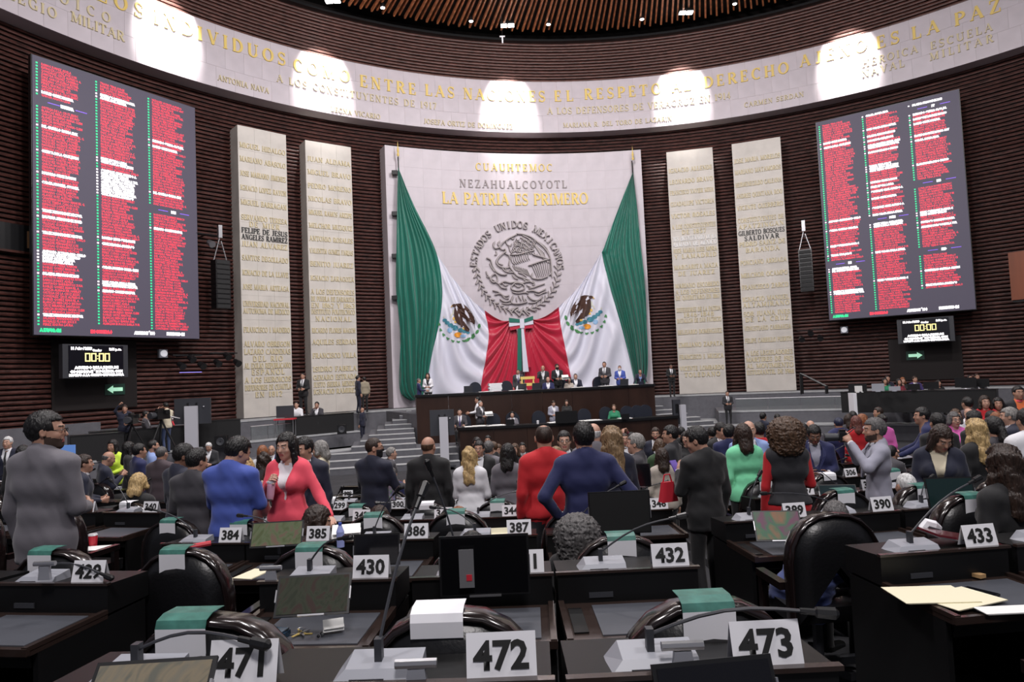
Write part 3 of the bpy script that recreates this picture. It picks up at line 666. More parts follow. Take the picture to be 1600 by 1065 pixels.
# ============================================================ DAIS
DO=Vector((1.0,28.2,0)); DU=Vector((.983,.183,0)); DV=Vector((-.183,.983,0)); DRZ=math.atan2(.183,.983)
def dl(u,v,z): p=DO+DU*u+DV*v; return Vector((p.x,p.y,z))
def counter(label,u0,u1,v0,bw,z0,z1,dep,npan):
    t=thing('dais_counter',label,'counter',(DO.x,DO.y,0),DRZ)
    uc=(u0+u1)/2; hw=(u1-u0)/2
    def vf(u): return v0-bw*(1-((u-uc)/hw)**2)
    for k in range(npan):
        a=u0+(u1-u0)*k/npan+.006; b=u0+(u1-u0)*(k+1)/npan-.006
        P=[(a,vf(a),z0),(b,vf(b),z0),(b,vf(b)+.06,z0),(a,vf(a)+.06,z0)]; P+=[(x,y,z1-.09) for x,y,_ in P]
        MB().hexa(P).build('front_panel',counter_m,t)
    n=24; P=[]
    for i in range(n+1):
        u=u0-.04+(u1-u0+.08)*i/n; P+=[(u,vf(u)-.05,z1-.09),(u,vf(u)-.05,z1),(u,vf(u)+dep,z1),(u,vf(u)+dep,z1-.09)]
    F=[]
    for i in range(n):
        q=4*i
        for a,b in((0,1),(1,2),(2,3),(3,0)): F.append([q+a,q+b,q+4+b,q+4+a])
    F+=[(0,3,2,1),(4*n,4*n+1,4*n+2,4*n+3)]
    MB().add(P,F).build('worktop',counter_t,t)
    P=[]
    for i in range(n+1):
        u=u0+.03+(u1-u0-.06)*i/n; P+=[(u,vf(u)+.05,z1+.001),(u,vf(u)+dep-.04,z1+.001),(u,vf(u)+dep-.04,z1+.012),(u,vf(u)+.05,z1+.012)]
    for a in(u0,u1-.06): MB().box((a+.03,v0+dep/2,(z0+z1)/2),(.06,dep,z1-z0-.1)).build('end_panel',counter_m,t)
    return t,vf
UCZ,LCZ=zr(-.56),zr(-1.75)
uc,uvf=counter('long upper dais counter of dark brown veneer below the flags',-5,5.05,0,.55,zr(-2.5),UCZ,.75,8)
lc,lvf=counter('lower dais counter of dark brown veneer in front of upper counter',-3.6,4.8,-2.8,.5,0,LCZ,.7,7)
# lower platform reaching out in front, with two steps down to the hall floor
for k,(v,z) in enumerate(((-2.25,-2.5),(-2.75,-2.7),(-3.25,-2.9))):
    for q,(ua,ub) in enumerate(((-8.6,-3.68),(-3.68,4.88),(4.88,8.4))):
        if q==1 and k: continue
        m=MB(); P=[dl(ua,v,0),dl(ub,v,0),dl(ub,1.5,0),dl(ua,1.5,0)]
        P+=[Vector((p.x,p.y,zr(z)-.005*k)) for p in P]; o=tag(m.hexa(P).build('trim_%d'%(60+3*k+q),ledge_m),kind='structure')
        if q!=1:
            m=MB(); P=[dl(ua,v-.01,zr(z)),dl(ub,v-.01,zr(z)),dl(ub,v+.4,zr(z)),dl(ua,v+.4,zr(z))]; P+=[p+Vector((0,0,.02)) for p in P]; m.hexa(P).build('tread_strip',ledge_top,o)
# upper floor behind the counter
m=MB(); P=[dl(-5,.05,zr(-2.5)),dl(5,.05,zr(-2.5)),dl(6.2,4.3,zr(-2.5)),dl(-6.2,4.3,zr(-2.5))]; P+=[(p.x,p.y,zr(-1.31)) for p in P]; m.hexa(P); tag(m.build('trim_17',ledge_m),kind='structure')
# steps either side
for sd,lab in((-1,'broad grey carpeted steps left of the dais'),(1,'broad grey carpeted steps right of the dais')):
    t=thing('dais_steps',lab,'steps',(DO.x,DO.y,0),DRZ)
    for k in range(8):
        z1=zr(-2.35+.15*k); v=-1.5+.56*k; ue=7.5-.31*k; ui=5.1 if k>2 else 4.4+.25*k
        if k<=2:
            P=[(sd*ue,v,zr(-2.5)),(sd*5.12,v,zr(-2.5)),(sd*5.12,3.6,zr(-2.5)),(sd*ue,3.6,zr(-2.5))]
        else: P=[(sd*ue,v,zr(-2.5)),(sd*5.12,v,zr(-2.5)),(sd*5.12,3.6,zr(-2.5)),(sd*ue,3.6,zr(-2.5))]
        if sd>0: P=[P[1],P[0],P[3],P[2]]
        P+=[(x,y,z1) for x,y,_ in P]
        s_=MB().hexa(P).build('step',ledge_m,t)
        x0,x1=sorted((sd*ue,sd*5.12)); MB().box(((x0+x1)/2,v+.2,z1+.012),(x1-x0,.42,.024)).build('tread_strip',ledge_top,s_)
# ============================================================ FLAGS
def clerp(P,t):
    n=len(P)-1; x=min(max(t,0),1)*n; i=min(int(x),n-1); f=x-i
    p0,p1,p2,p3=P[max(i-1,0)],P[i],P[i+1],P[min(i+2,n)]
    return tuple(.5*((2*p1[c])+(-p0[c]+p2[c])*f+(2*p0[c]-5*p1[c]+4*p2[c]-p3[c])*f*f+(-p0[c]+3*p1[c]-3*p2[c]+p3[c])*f**3) for c in range(2))
cloth_g=mat('green_satin',(.006,.15,.105),.42,sheen=.3); cloth_w=mat('white_satin',(.70,.70,.80),.5,sheen=.2); cloth_r=mat('red_satin',(.50,.012,.045),.42,sheen=.3)
BV={}
def flag(side,label,lines,emb,gl):
    # lines: four boundary polylines top->bottom (outer edge, green/white, white/red, centre)
    NS,NT=[44,40,30],90; 
    colors=[cloth_g,cloth_w,cloth_r]; nmz=['green_stripe','white_stripe','red_stripe']
    apex=cyl(*lines[0][0],RF-.35)
    t=thing('draped_flag',label,'flag',apex)
    allv=[];allf=[]
    for b in range(3):
        L0,L1=lines[b],lines[b+1]; ns=NS[b]; V=[]
        if b==0: L1=[L0[0]]+gl+lines[1]
        for i in range(ns+1):
            s=i/ns; S=b+s
            for j in range(NT+1):
                tt=j/NT
                # keep neighbouring stripes smooth at the boundary
                p=clerp(L0,tt); q=clerp(L1,tt)
                x=p[0]+(q[0]-p[0])*s; y=p[1]+(q[1]-p[1])*s
                if b==1: y+=math.sin(PI*s)*(10*(1-tt)+6)*0.6; 
                if b==1: x-=0
                if b==2: y+=math.sin(PI*s)*7*(1-tt)
                P=cyl(x,y,RF-.38)
                # folds
                k1=(1-min(max((S-.75)/.5,0),1))          # green weight
                k3=min(max((S-1.7)/.6,0),1)
                k2=1-k1-k3
                fg=.20*min(1,.2+tt*1.6)*math.sin(2*PI*(7.5*S+1.0*math.sin(3*tt+side)+.35*math.sin(9*S)))
                ph=8.5*math.atan2(tt+.5*max(0,2-S)**1.2+.04,.85*min(1,max(.02,3-S)))/(PI/2)
                fw=.17*math.sin(2*PI*(ph*1.25+.12*math.sin(5*S+side+4*tt)))*min(1,.3+tt*1.5)
                fr_=.12*math.sin(2*PI*(ph+.1*math.sin(7*tt)))*(.35+.65*min(1,(3-S)*2.2))
                d=(k1*fg+k2*fw+k3*fr_)*min(1,abs(S-1)/.05+.15)*min(1,abs(S-2)/.05+.3)
                a=ang(P); V.append(tuple(pol(a,RF-.38-d-.12*math.sin(PI*min(tt*1.1,1)),P.z)-apex))
        F=[];n1=NT+1
        for i in range(ns):
            for j in range(NT): F.append((i*n1+j,i*n1+j+1,(i+1)*n1+j+1,(i+1)*n1+j))
        mb=MB(); mb.v=V; mb.f=[list(f) for f in F]; mb.m=[0]*len(F)
        o=mb.build(nmz[b],colors[b],t,smooth=True)
        off=len(allv); allv+=V; allf+=[[q+off for q in f] for f in F]
    bv=BVHTree.FromPolygons([Vector(v)+apex for v in allv],allf)
    # printed arms
    eb=MB(); mats=[mat('eagle_brown',(.075,.035,.025),.6),mat('emblem_yellow',(.75,.5,.12),.6),mat('emblem_teal',(.06,.25,.33),.6),mat('emblem_leaf',(.08,.28,.1),.6),mat('emblem_blue',(.3,.5,.75),.6),mat('emblem_orange',(.8,.35,.04),.6),mat('emblem_pale',(.7,.7,.6),.6)]
    cx,cy,sc,mir=emb
    def pt(x,y):
        px=cx+mir*x*sc; py=cy+y*sc - (0.12*x*sc if mir>0 else .06*x*sc)*-1*0
        o_=Vector((0,0,EYE)); d_=(cyl(px,py,RF)-o_).normalized(); h=bv.ray_cast(o_,d_)
        q=h[0] if h[0] else cyl(px,py,RF-.5)
        return q-d_*.03-apex
    def blob(poly,mi):
        c=(sum(p[0] for p in poly)/len(poly),sum(p[1] for p in poly)/len(poly)); n=len(poly)
        mid=[((p[0]+c[0])/2,(p[1]+c[1])/2) for p in poly]
        P=[pt(*c)]+[pt(*p) for p in mid]+[pt(*p) for p in poly]
        F=[(0,1+i,1+(i+1)%n) for i in range(n)]+[(1+i,1+n+i,1+n+(i+1)%n,1+(i+1)%n) for i in range(n)]
        eb.add(P,F,mi)
    def ell(x,y,rx,ry,mi,a=0,n=9):
        blob([(x+rx*math.cos(2*PI*i/n)*math.cos(a)-ry*math.sin(2*PI*i/n)*math.sin(a),y+rx*math.cos(2*PI*i/n)*math.sin(a)+ry*math.sin(2*PI*i/n)*math.cos(a)) for i in range(n)],mi)
    # x to the eagle's tail side, unit = emblem half width
    blob(sm_([(-.25,-.95),(-.05,-1.0),(.3,-.95),(.65,-.6),(.9,-.2),(.95,.25),(.8,.15),(.6,.05),(.35,-.1),(.1,-.3),(-.2,-.6),(-.25,-.95)],2),0)
    for k in range(6): blob([(.42+.1*k,-.05+.02*k),(.52+.09*k,-.02),(.53+.08*k,.3+.07*k)],0)
    blob(sm_([(-.25,-.8),(.1,-.6),(.2,-.2),(.25,.1),(.1,.3),(-.1,.2),(-.25,-.1),(-.3,-.4),(-.25,-.8)],2),0)
    blob([(.05,.1),(.3,.05),(.65,.55),(.6,.68),(.3,.6),(.1,.4)],0)
    ell(-.28,-.88,.13,.1,0); blob([(-.38,-.95),(-.38,-.82),(-.52,-.78)],1)
    ell(-.33,-.5,.06,.16,6); ell(-.45,-.3,.05,.14,6,.5); ell(-.3,-.1,.08,.1,1); ell(-.2,.1,.09,.08,1)
    for x,y,r in ((-.85,.0,.13),(-.7,.15,.14),(-.5,.3,.16),(-.25,.45,.2),(.1,.6,.16),(.35,.68,.13),(.55,.75,.1)): ell(x,y,r*1.1,r*.8,2)
    ell(-.55,.6,.16,.16,4); ell(.25,.95,.2,.1,4); ell(-.05,.88,.24,.16,5); ell(.3,.5,.1,.06,1); ell(-.9,-.2,.05,.06,6)
    for k in range(9):
        a=math.radians(175-k*17); x,y=-.05+1.15*math.cos(a)*1.0,.15+1.15*math.sin(a)
        ell(x,y,.11,.05,3,a+PI/2+.5); ell(x+.05,y,.09,.045,3,a+PI/2-.5)
    for x,y,aa in ((.5,1.2,-.3),(.85,1.0,-.7),(1.1,.7,-1.0),(1.22,.35,-1.3)): ell(x,y,.15,.09,3,aa)
    eb.build('printed_arms',mats,t)
    # pole with finial
    ap=lines[0][0]; m=MB(); base=cyl(ap[0],ap[1]-18,RF-.35)-apex
    m.lathe([(.05,0),(.07,.12),(.03,.16),(.06,.3),(.02,.5),(.015,.62),(.002,.8)],8,c=base); m.build('pole_finial',gold,t)
    bt=lines[0][-1]; q=cyl(bt[0],bt[1]-10,RF-.2)-apex
    MB().tube([(0,0.12,base.z),(q.x*.0+0.0,0.12,q.z)],.035,6).build('flag_pole',black_pl,t)
    if side==1:
        for yy in (270,334,400,465): 
            c=cyl(ap[0]-5,yy,RF-.2)-apex; MB().box(c,(.28,.28,.2)).build('wall_clamp',black_pl,t)
    return t

flag(1,'left half of the huge draped flag, green stripe at the left pole',[
 [(622,262),(620,320),(619,380),(619,440),(622,500),(624,560),(627,612),(641,626)],
 [(680,392),(690,450),(686,500),(676,545),(668,590),(660,622)],
 [(757,485),(763,520),(759,555),(753,590),(748,622)],
 [(805,500),(808,540),(807,580),(806,615)]],(717,500,26,1),[(645,318)])
flag(-1,'right half of the huge draped flag, green stripe at the right pole',[
 [(989,268),(997,340),(1004,410),(1009,470),(1012,530),(1012,575),(1008,600)],
 [(944,386),(941,400),(953,450),(969,505),(981,550),(992,600)],
 [(873,479),(876,510),(883,545),(890,580),(897,615)],
 [(822,499),(818,540),(819,580),(820,615)]],(916,487,26,-1),[(966,327)])
# rosette bow in the three colours at the join
c=cyl(814,503,RF-.62); t=thing('flag_bow','tricolour bow tying the two flags together at the centre','bow',c,-ang(c))
k=.033
def bowp(name,poly,mt,d=0,th=.08):
    m=MB(); P=[((x-814)*k,-(y-503)*k) for x,y in poly]
    a=sum(P[i][0]*P[(i+1)%len(P)][1]-P[(i+1)%len(P)][0]*P[i][1] for i in range(len(P)))
    if a<0: P=P[::-1]
    m.prism(P,lambda u,v,dd:(u,-dd,v),d,d+th); m.build(name,mt,t)
bowp('green_loop',[(794,496),(812,499),(812,504),(794,503)],cloth_g,.1); bowp('green_loop',[(815,500),(833,494),(833,500),(817,505)],cloth_g,.1)
bowp('white_loop',[(794,503),(811,504),(811,508),(794,510)],cloth_w,.06); bowp('white_loop',[(818,505),(833,500),(833,507),(819,509)],cloth_w,.06)
bowp('red_loop',[(795,510),(812,508),(812,513),(796,516)],cloth_r,.02); bowp('red_loop',[(817,509),(833,507),(833,513),(818,514)],cloth_r,.02)
bowp('knot',[(811,498),(818,498),(818,513),(811,513)],cloth_w,.12)
bowp('green_tail',[(808,513),(813,513),(811,580),(804,580)],cloth_g,.05); bowp('white_tail',[(813,513),(817,513),(822,582),(813,582)],cloth_w,.08); bowp('red_tail',[(817,513),(819,513),(826,575),(821,575)],cloth_r,.05)
# ============================================================ DESKS, CHAIRS, SMALL THINGS
def rbox(mb,c,d,r=.02,mi=0):  # box with bevelled vertical front edges (cheap)
    mb.box(c,d,mi)
# desk prototype, origin on the floor under the hood's front face, +Y towards the stage
DW=.76
def desk_meshes():
    out=[]
    m=MB(); P=[(-DW/2,0,.655),(DW/2,0,.655),(DW/2,.34,.655),(-DW/2,.34,.655),(-DW/2,-.0,.82),(DW/2,-.0,.82),(DW/2,.34,.80),(-DW/2,.34,.80)]; m.hexa(P); out.append(('hood',m.mesh('hood',desk_m),[]))
    m=MB(); m.box((-.15,-.004,.70),(.13,.008,.028)); sl=m.mesh('slot_plate',grey_dk)
    out[-1][2].append(('slot_plate',sl))
    m=MB(); m.box((0,.0,.822),(DW+.02,.03,.014)); out[-1][2].append(('hood_edge',m.mesh('hood_edge',desk_w)))
    m=MB(); m.box((0,-.27,.645),(DW,.54,.03)); m.box((-DW/2+.012,-.27,.668),(.03,.54,.022)); m.box((DW/2-.012,-.27,.668),(.03,.54,.022)); m.box((0,-.535,.655),(DW+.01,.025,.035)); out.append(('writing_surface',m.mesh('writing_surface',desk_w),[]))
    m=MB(); m.box((.05,-.27,.663),(DW-.24,.42,.006)); out[-1][2].append(('blotter',m.mesh('blotter',desk_s)))
    m=MB(); m.box((-DW/2+.075,-.27,.664),(.07,.34,.008)); out[-1][2].append(('pen_tray',m.mesh('pen_tray',desk_m)))
    for s in(-1,1):
        m=MB(); m.box((s*(DW/2-.015),-.08,.32),(.028,.78,.64)); out.append(('side_panel',m.mesh('side_panel',desk_m),[]))
    m=MB(); m.box((0,.31,.33),(DW-.06,.03,.66)); out.append(('front_panel',m.mesh('front_panel',desk_m),[]))
    m=MB(); m.box((0,-.26,.59),(DW-.07,.44,.07)); out.append(('drawer',m.mesh('drawer',desk_m),[]))
    return out
def assemble(name,parts,label,cat,group,loc=(0,0,0),rz=0):
    t=thing(name,label,cat,loc,rz,group)
    for n,me,sub in parts:
        o=link(n,me,t)
        for n2,me2 in sub: link(n2,me2,o)
    return t
desk0=assemble('desk',desk_meshes(),'x','desk','numbered desks of the deputies')
# chair prototype: origin on floor below the seat back's rear, +Y is the way it faces
def chair_meshes():
    out=[]
    HW=.30; Z0=.42; ZT_=1.12; n=18
    def arch(k,w=HW,zt=ZT_,z0=Z0):
        # k 0..1 around from left bottom over the top to right bottom
        zs=zt-.33
        if k<.2: return (-w,z0+(zs-z0)*k/.2)
        if k>.8: return (w,z0+(zs-z0)*(1-k)/.2)
        a=PI-(k-.2)/.6*PI
        return (w*math.copysign(abs(math.cos(a))**.85,math.cos(a)),zs+(zt-zs)*abs(math.sin(a))**.9)
    m=MB(); ring_=[arch(i/n) for i in range(n+1)]
    # leather shell: domed rear face
    P=[];F=[]
    lv=[(1.0,.03),(.93,-.015),(.6,-.04),(.0,-.045)]
    for s,y in lv:
        for (x,z) in ring_: P.append((x*s,y,.80+(z-.80)*s))
    for j in range(3):
        for i in range(n): a=j*(n+1)+i; F.append((a,a+1,a+n+2,a+n+1))
    b=len(P)
    for s,y in ((1.0,.03),(.9,.13),(.5,.12),(0,.115)):
        for (x,z) in ring_: P.append((x*s,y,.80+(z-.80)*s))
    for j in range(3):
        for i in range(n): a=b+j*(n+1)+i; F.append((a+n+1,a+n+2,a+1,a))
    m.add(P,F); out.append(('backrest',m.mesh('backrest',chair_l),[]))
    # glossy bent rim
    m=MB(); P=[];F=[]
    prof=[(1.0,-.02),(1.045,-.012),(1.06,.02),(1.055,.085),(1.03,.105),(.93,.10),(.92,.05)]
    for i in range(n+1):
        x,z=ring_[i]
        for s,y in prof: P.append((x*s,y,.80+(z-.80)*s))
    q=len(prof)
    for i in range(n):
        for j in range(q): a=i*q+j; c=i*q+(j+1)%q; F.append((a,a+q,c+q,c))
    m.add(P,F); me=m.mesh('rim',chair_r); me.polygons.foreach_set('use_smooth',[True]*len(me.polygons)); out.append(('rim',me,[]))
    out[0][1].polygons.foreach_set('use_smooth',[True]*len(out[0][1].polygons))
    m=MB(); P=[(-.27,.1,.40),(.27,.1,.40),(.26,.58,.41),(-.26,.58,.41),(-.27,.1,.50),(.27,.1,.50),(.25,.60,.51),(-.25,.60,.51)]; m.hexa(P); out.append(('seat',m.mesh('seat',chair_l),[]))
    for s in(-1,1):
        m=MB(); m.box((s*.315,.28,.66),(.06,.36,.05)); m.box((s*.315,.42,.53),(.045,.06,.24)); out.append(('armrest',m.mesh('armrest',chair_r),[]))
    m=MB(); m.lathe([(.035,.1),(.035,.4)],8,c=(0,.3,0)); 
    for k in range(5):
        a=2*PI*k/5; m.box((.14*math.cos(a),.3+.14*math.sin(a),.07),(.28,.05,.05),rot=Matrix.Rotation(a,3,'Z'))
    out.append(('swivel_base',m.mesh('swivel_base',grey_dk),[]))
    return out
chair0=assemble('armchair',chair_meshes(),'x','chair','arched armchairs of the deputies')
# card slip hanging over a chair top
def slip(w=.17,green=True,drop=.15):
    t0=MB(); zt=1.145
    prof=[(-.028,zt-.03-drop),(-.03,zt-.03),(-.02,zt-.005),(.02,zt+.006),(.10,zt+.002)]
    def strip(ids,mt,name):
        m=MB(); P=[]
        for y,z in [prof[i] for i in ids]:
            P+=[(-w/2,y,z),(w/2,y,z)]
        for y,z in [prof[i] for i in ids]: P+=[(-w/2,y-.002,z+.002),(w/2,y-.002,z+.002)]
        n=len(ids);F=[]
        for i in range(n-1):
            F.append((2*i,2*i+1,2*i+3,2*i+2)); b=2*n; F.append((b+2*i+2,b+2*i+3,b+2*i+1,b+2*i))
        m.add(P,F); return (name,m.mesh(name,mt),[])
    return [strip((0,1),white_m,'white_panel'),strip((1,2,3,4),slip_g if green else white_m,'top_panel')]
slipG=assemble('headrest_slip',slip(),'x','card','paper slips on the chair backs')
slipW=assemble('headrest_slip',slip(green=False,drop=.05),'x','card','paper slips on the chair backs')
# placard
def placard_mesh():
    m=MB(); w_,h_=.2,.115
    m.add([(-w_/2,0,0),(w_/2,0,0),(w_/2,.03,h_),(-w_/2,.03,h_),(-w_/2,.065,0),(w_/2,.065,0),(-w_/2,.003,0),(w_/2,.003,0)],[(0,1,2,3),(3,2,5,4)])
    return m.mesh('folded_card',white_m)
PLM=placard_mesh()
def number(n):
    me=sans(str(n),.105,1,'CENTER',.0035,res=2); me.materials.append(ink)
    th=math.atan2(.03,.115)
    me.transform(Matrix.Rotation(PI/2-th,4,'X')); me.transform(Matrix.Translation((0,-.0025+.03*.17,.022))@Matrix.Diagonal((1,1,1,1)))
    return me
def placard(n,loc,rz,label):
    t=thing('seat_number_card',label,'placard',loc,rz,'white seat number cards on the desks')
    link('folded_card',PLM,t); link('number',number(n),t); return t
# microphone console with gooseneck
CONM=MB(); CONM.hexa([(-.13,0,0),(.13,0,0),(.13,.15,0),(-.13,.15,0),(-.09,.03,.035),(.13,.03,.035),(.13,.14,.05),(-.09,.14,.05)]); CONM=CONM.mesh('console',grey_pl)
def microphone(loc,rz,label,tipdx=.45,tipdy=.15,tipz=.3,near=True):
    t=thing('microphone',label,'microphone',loc,rz,'gooseneck microphones on the desks')
    c=link('console',CONM,t)
    if near: MB().box((-.02,-.002,.012),(.10,.004,.014)).build('speaker_grille',grey_dk,c)
    MB().box((.0,.08,.07),(.022,.03,.07)).build('gooseneck_clamp',grey_dk,t)
    b=Vector((0,.08,.085)); e=Vector((tipdx,tipdy,tipz)); n=6
    pts=[b+(e-b)*(i/n)+Vector((0,0,.035*math.sin(PI*i/n))) for i in range(n+1)]
    MB().tube(pts,.0055,6).build('gooseneck',grey_dk if near else black_pl,t)
    d=(pts[-1]-pts[-2]).normalized()
    MB().tube([pts[-1]-d*.01,pts[-1]+d*.03,pts[-1]+d*.035,pts[-1]+d*.085,pts[-1]+d*.095],[.009,.010,.016,.018,.008],8).build('microphone_head',black_pl,t)
    return t
# ------- layout
ROWS=[ # row, block name, hood z offset, floor offset, centres, first number or None, yaw per metre
 (0,'middle',0,0,[-1.06,-.31,.50],471),
 (1,'left',0,0,[-3.55,-2.72],428),(1,'middle',0,0,[-1.07,-.22,.57],430),(1,'right',.0,0,[2.35,3.16],433),
 (2,'middle',0,0,[-2.7,-1.93,-1.1,-.25,.6],384),(2,'right',.1,0,[2.1,2.9,3.7,4.5],389),
 (3,'left',-.2,.16,[-6.1,-5.3,-4.45],338),(3,'middle',0,0,[-2.8,-2.0,-1.08,-.33,.5,1.3],341),(3,'right',0,.05,[3.0,3.8,4.6,5.4],347),
]
LET='ABCDEFGHI'
for r in range(4,8):
    ROWS.append((r,'middle',0,0,[-1.08+.83*k for k in range(-3,4)],{4:298,5:254,6:209,7:None}[r]))
    ROWS.append((r,'left',0,raised(-6,r),[-4.9-.1*(r-4)-.83*k for k in range(5,-1,-1)],None))
    ROWS.append((r,'right',0,raised(6,r),[2.9+.1*(r-4)+.83*k for k in range(6)],{4:304,5:None,6:None,7:None}[r]))
CHAIRX={(2,'middle'):[-3.0,-2.12,-1.28,-.27,.60],(2,'right'):[2.05,3.22,4.1,4.9],(1,'middle'):[-1.05,-.24,.60],
        (3,'middle'):[-3.3,-2.55,-1.25,-.35,.5],(3,'right'):[2.95,3.75,4.6,5.4]}
CHAIRZ={(2,'middle',3):0,(2,'right',0):.2,(2,'right',1):.45}
CHR=[]; first_d=first_c=True; sG=sW=True
rowname=lambda r:ORD[r]
DESK={}
for r,blk,dz,df,cs,n0 in ROWS:
    base=TIER[r]+df
    if df:
        sx=1 if cs[0]>0 else -1; wd=abs(cs[-1]-cs[0])+(1.0 if r<4 else 7.0); inner=min(abs(cs[0]),abs(cs[-1]))-.5; m=MB(); m.box((sx*(inner+wd/2),ROWZ[r]+dz-.65+bow(cs[len(cs)//2]),base-.02-df/2),(wd,1.9 if r<7 else 3.4,df+.04)); tag(m.build('trim_%d'%(20+len(DESK)),carpet),kind='structure')
    for k,x in enumerate(cs):
        y=ROWZ[r]+dz+bow(x); rz=math.atan((x-.3)/20)*(1 if True else 0); rz=math.atan((x-.3)/20)
        lab='black desk, %s from the left in the %s block, %s row from the front edge'%(ORD[k],blk,rowname(r))
        if first_d: d=desk0; d.location=(x,y,base); d.rotation_euler=(0,0,rz); d['label']=lab; first_d=False
        else: d=dup(desk0,lab,(x,y,base),rz)
        DESK[(r,blk,k)]=(x,y,base,rz)
        M_=Matrix.Translation((x,y,base))@Matrix.Rotation(rz,4,'Z')
        if n0 and r<7:
            num=n0+k; off=.24
            if num==473: off=.19
            placard(num,M_@Vector((off,.012,.829)),rz+random.uniform(-.05,.05),'white card numbered %d on the %s desk from left, %s block, %s row'%(num,ORD[k],blk,rowname(r)))
        if r<6:
            mx=-.13; tip={0:(.45,.1,.28),1:(.5,.05,.3)}.get(r,(random.choice([-.3,.35,.1,.4]),random.uniform(.0,.2),random.uniform(.2,.38)))
            if r==0 and k==2: tip=(.43,0,.16)
            if r==0 and k==1: tip=(.09,.3,.45)
            if r==0 and k==0: tip=(.37,0,.14)
            if r==1 and blk=='middle' and k==0: tip=(.2,0,.23)
            if r==1 and blk=='middle' and k==1: tip=(-.12,0,.56)
            if r==1 and blk=='middle' and k==2: tip=(.385,0,.27)
            if r==1 and blk=='left' and k==1: tip=(.48,-.03,.07)
            if r==1 and blk=='right' and k==0: tip=(.45,.15,.34)
            if r==2 and blk=='middle' and k==0: tip=(-.35,.05,.28)
            if r==2 and blk=='right' and k==1: tip=(-.62,.05,.22)
            if r==2 and blk=='middle' and k==2: tip=(.18,.05,.37)
            microphone(M_@Vector((mx,.02,.812)),rz,'gooseneck microphone with grey console on %s desk from left, %s block, %s row'%(ORD[k],blk,rowname(r)),*tip,near=r<4)
    # chairs
    if r==0: continue
    cx=CHAIRX.get((r,blk),cs)
    for k,x in enumerate(cx):
        y=ROWZ[r]+dz+bow(x)-1.5+CHAIRZ.get((r,blk,k),0)+random.uniform(-.05,.12)*(r>2)+(.06 if r>2 else 0); rz=math.atan((x-.3)/20)+random.uniform(-.12,.12)*(r>2)
        if r>5 and random.random()<.25: continue
        lab='black arched armchair, %s from the left in the %s block, %s row'%(ORD[k],blk,rowname(r))
        if first_c: c=chair0; c.location=(x,y,base); c.rotation_euler=(0,0,rz); c['label']=lab; first_c=False
        else: c=dup(chair0,lab,(x,y,base),rz)
        CHR.append([c,None,x,y,r])
        if (r,blk,k) in ((2,'right',0),(3,'left',0),(1,'right',0),(1,'right',1),(1,'left',0),(1,'left',1)): continue
        if r>4 and random.random()<.3: continue
        g = not((r,blk,k)==(1,'middle',1) or r>4 or (r==4 and k%2))
        P_=slipG if g else slipW; lab='%s slip over the chair back, %s from left, %s block, %s row'%('green and white' if g else 'white',ORD[k],blk,rowname(r))
        if g and sG: s_=slipG; sG=False
        elif (not g) and sW: s_=slipW; sW=False
        else: s_=dup(P_,lab,(x,y,base),rz)
        dx={(1,'middle',0):-.07,(1,'middle',1):-.04,(1,'middle',2):-.01,(2,'middle',0):-.06,(2,'middle',1):-.03}.get((r,blk,k),.0)
        CHR[-1][1]=s_
        s_['label']=lab; s_.location=Matrix.Translation((x,y,base))@Matrix.Rotation(rz,4,'Z')@Vector((dx,0,0)); s_.rotation_euler=(0,0,rz)
# tablets
def tablet(label,c,w_,h_,yaw,tilt,face,frame=black_pl,group='desk tablets and screens',stand=True):
    """c centre in world; yaw about z, tilt back; screen faces -y"""
    t=thing('tablet',label,'tablet',c,yaw,group)
    R=Matrix.Rotation(-tilt,3,'X')
    MB().box((0,0,0),(w_,.012,h_),rot=R).build('case',frame,t)
    MB().box(R@Vector((0,-.0075,0)),(w_-.022,.003,h_-.022),rot=R).build('display',face,t)
    m=MB(); m.box(R@Vector((0,-.012,-h_/2)),(w_*.35,.014,.008),rot=R)
    for s in(-1,1): m.box(R@Vector((s*w_/2,-.004,0)),(.006,.02,h_*.3),rot=R)
    m.build('holder_clip',steel,t)
    if stand:
        dz_=c.z-(level_at(c.x,c.y)+.80); MB().tube([(0,.01,0),(0,.05,-max(dz_,h_*.5))],.012,6).build('stand',grey_dk,t)
    return t
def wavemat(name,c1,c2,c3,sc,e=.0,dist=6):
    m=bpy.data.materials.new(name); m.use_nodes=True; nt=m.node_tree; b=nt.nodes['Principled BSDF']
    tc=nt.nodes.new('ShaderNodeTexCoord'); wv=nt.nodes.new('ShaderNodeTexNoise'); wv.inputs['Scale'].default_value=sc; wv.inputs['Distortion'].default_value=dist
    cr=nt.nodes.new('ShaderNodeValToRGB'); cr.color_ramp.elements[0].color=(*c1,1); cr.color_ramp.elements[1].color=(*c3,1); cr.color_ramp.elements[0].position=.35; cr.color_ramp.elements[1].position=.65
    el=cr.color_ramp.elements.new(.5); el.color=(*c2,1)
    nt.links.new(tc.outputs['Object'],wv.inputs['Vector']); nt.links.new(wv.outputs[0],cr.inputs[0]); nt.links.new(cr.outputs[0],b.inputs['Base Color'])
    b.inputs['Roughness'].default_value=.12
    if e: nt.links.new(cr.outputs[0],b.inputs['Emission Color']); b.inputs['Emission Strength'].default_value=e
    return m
sg=wavemat('painted_reflection_green',(.10,.12,.06),(.13,.16,.09),(.17,.12,.09),3)  # screen reflections painted into the base colour as noise patches
so=wavemat('painted_reflection_olive',(.035,.04,.028),(.045,.05,.035),(.05,.035,.03),4)
sc_=wavemat('painted_reflection_rainbow',(.20,.11,.15),(.10,.20,.13),(.30,.18,.12),2.2,0,3.5)
sb=mat('dark_screen_glass',(.006,.006,.008),.12)
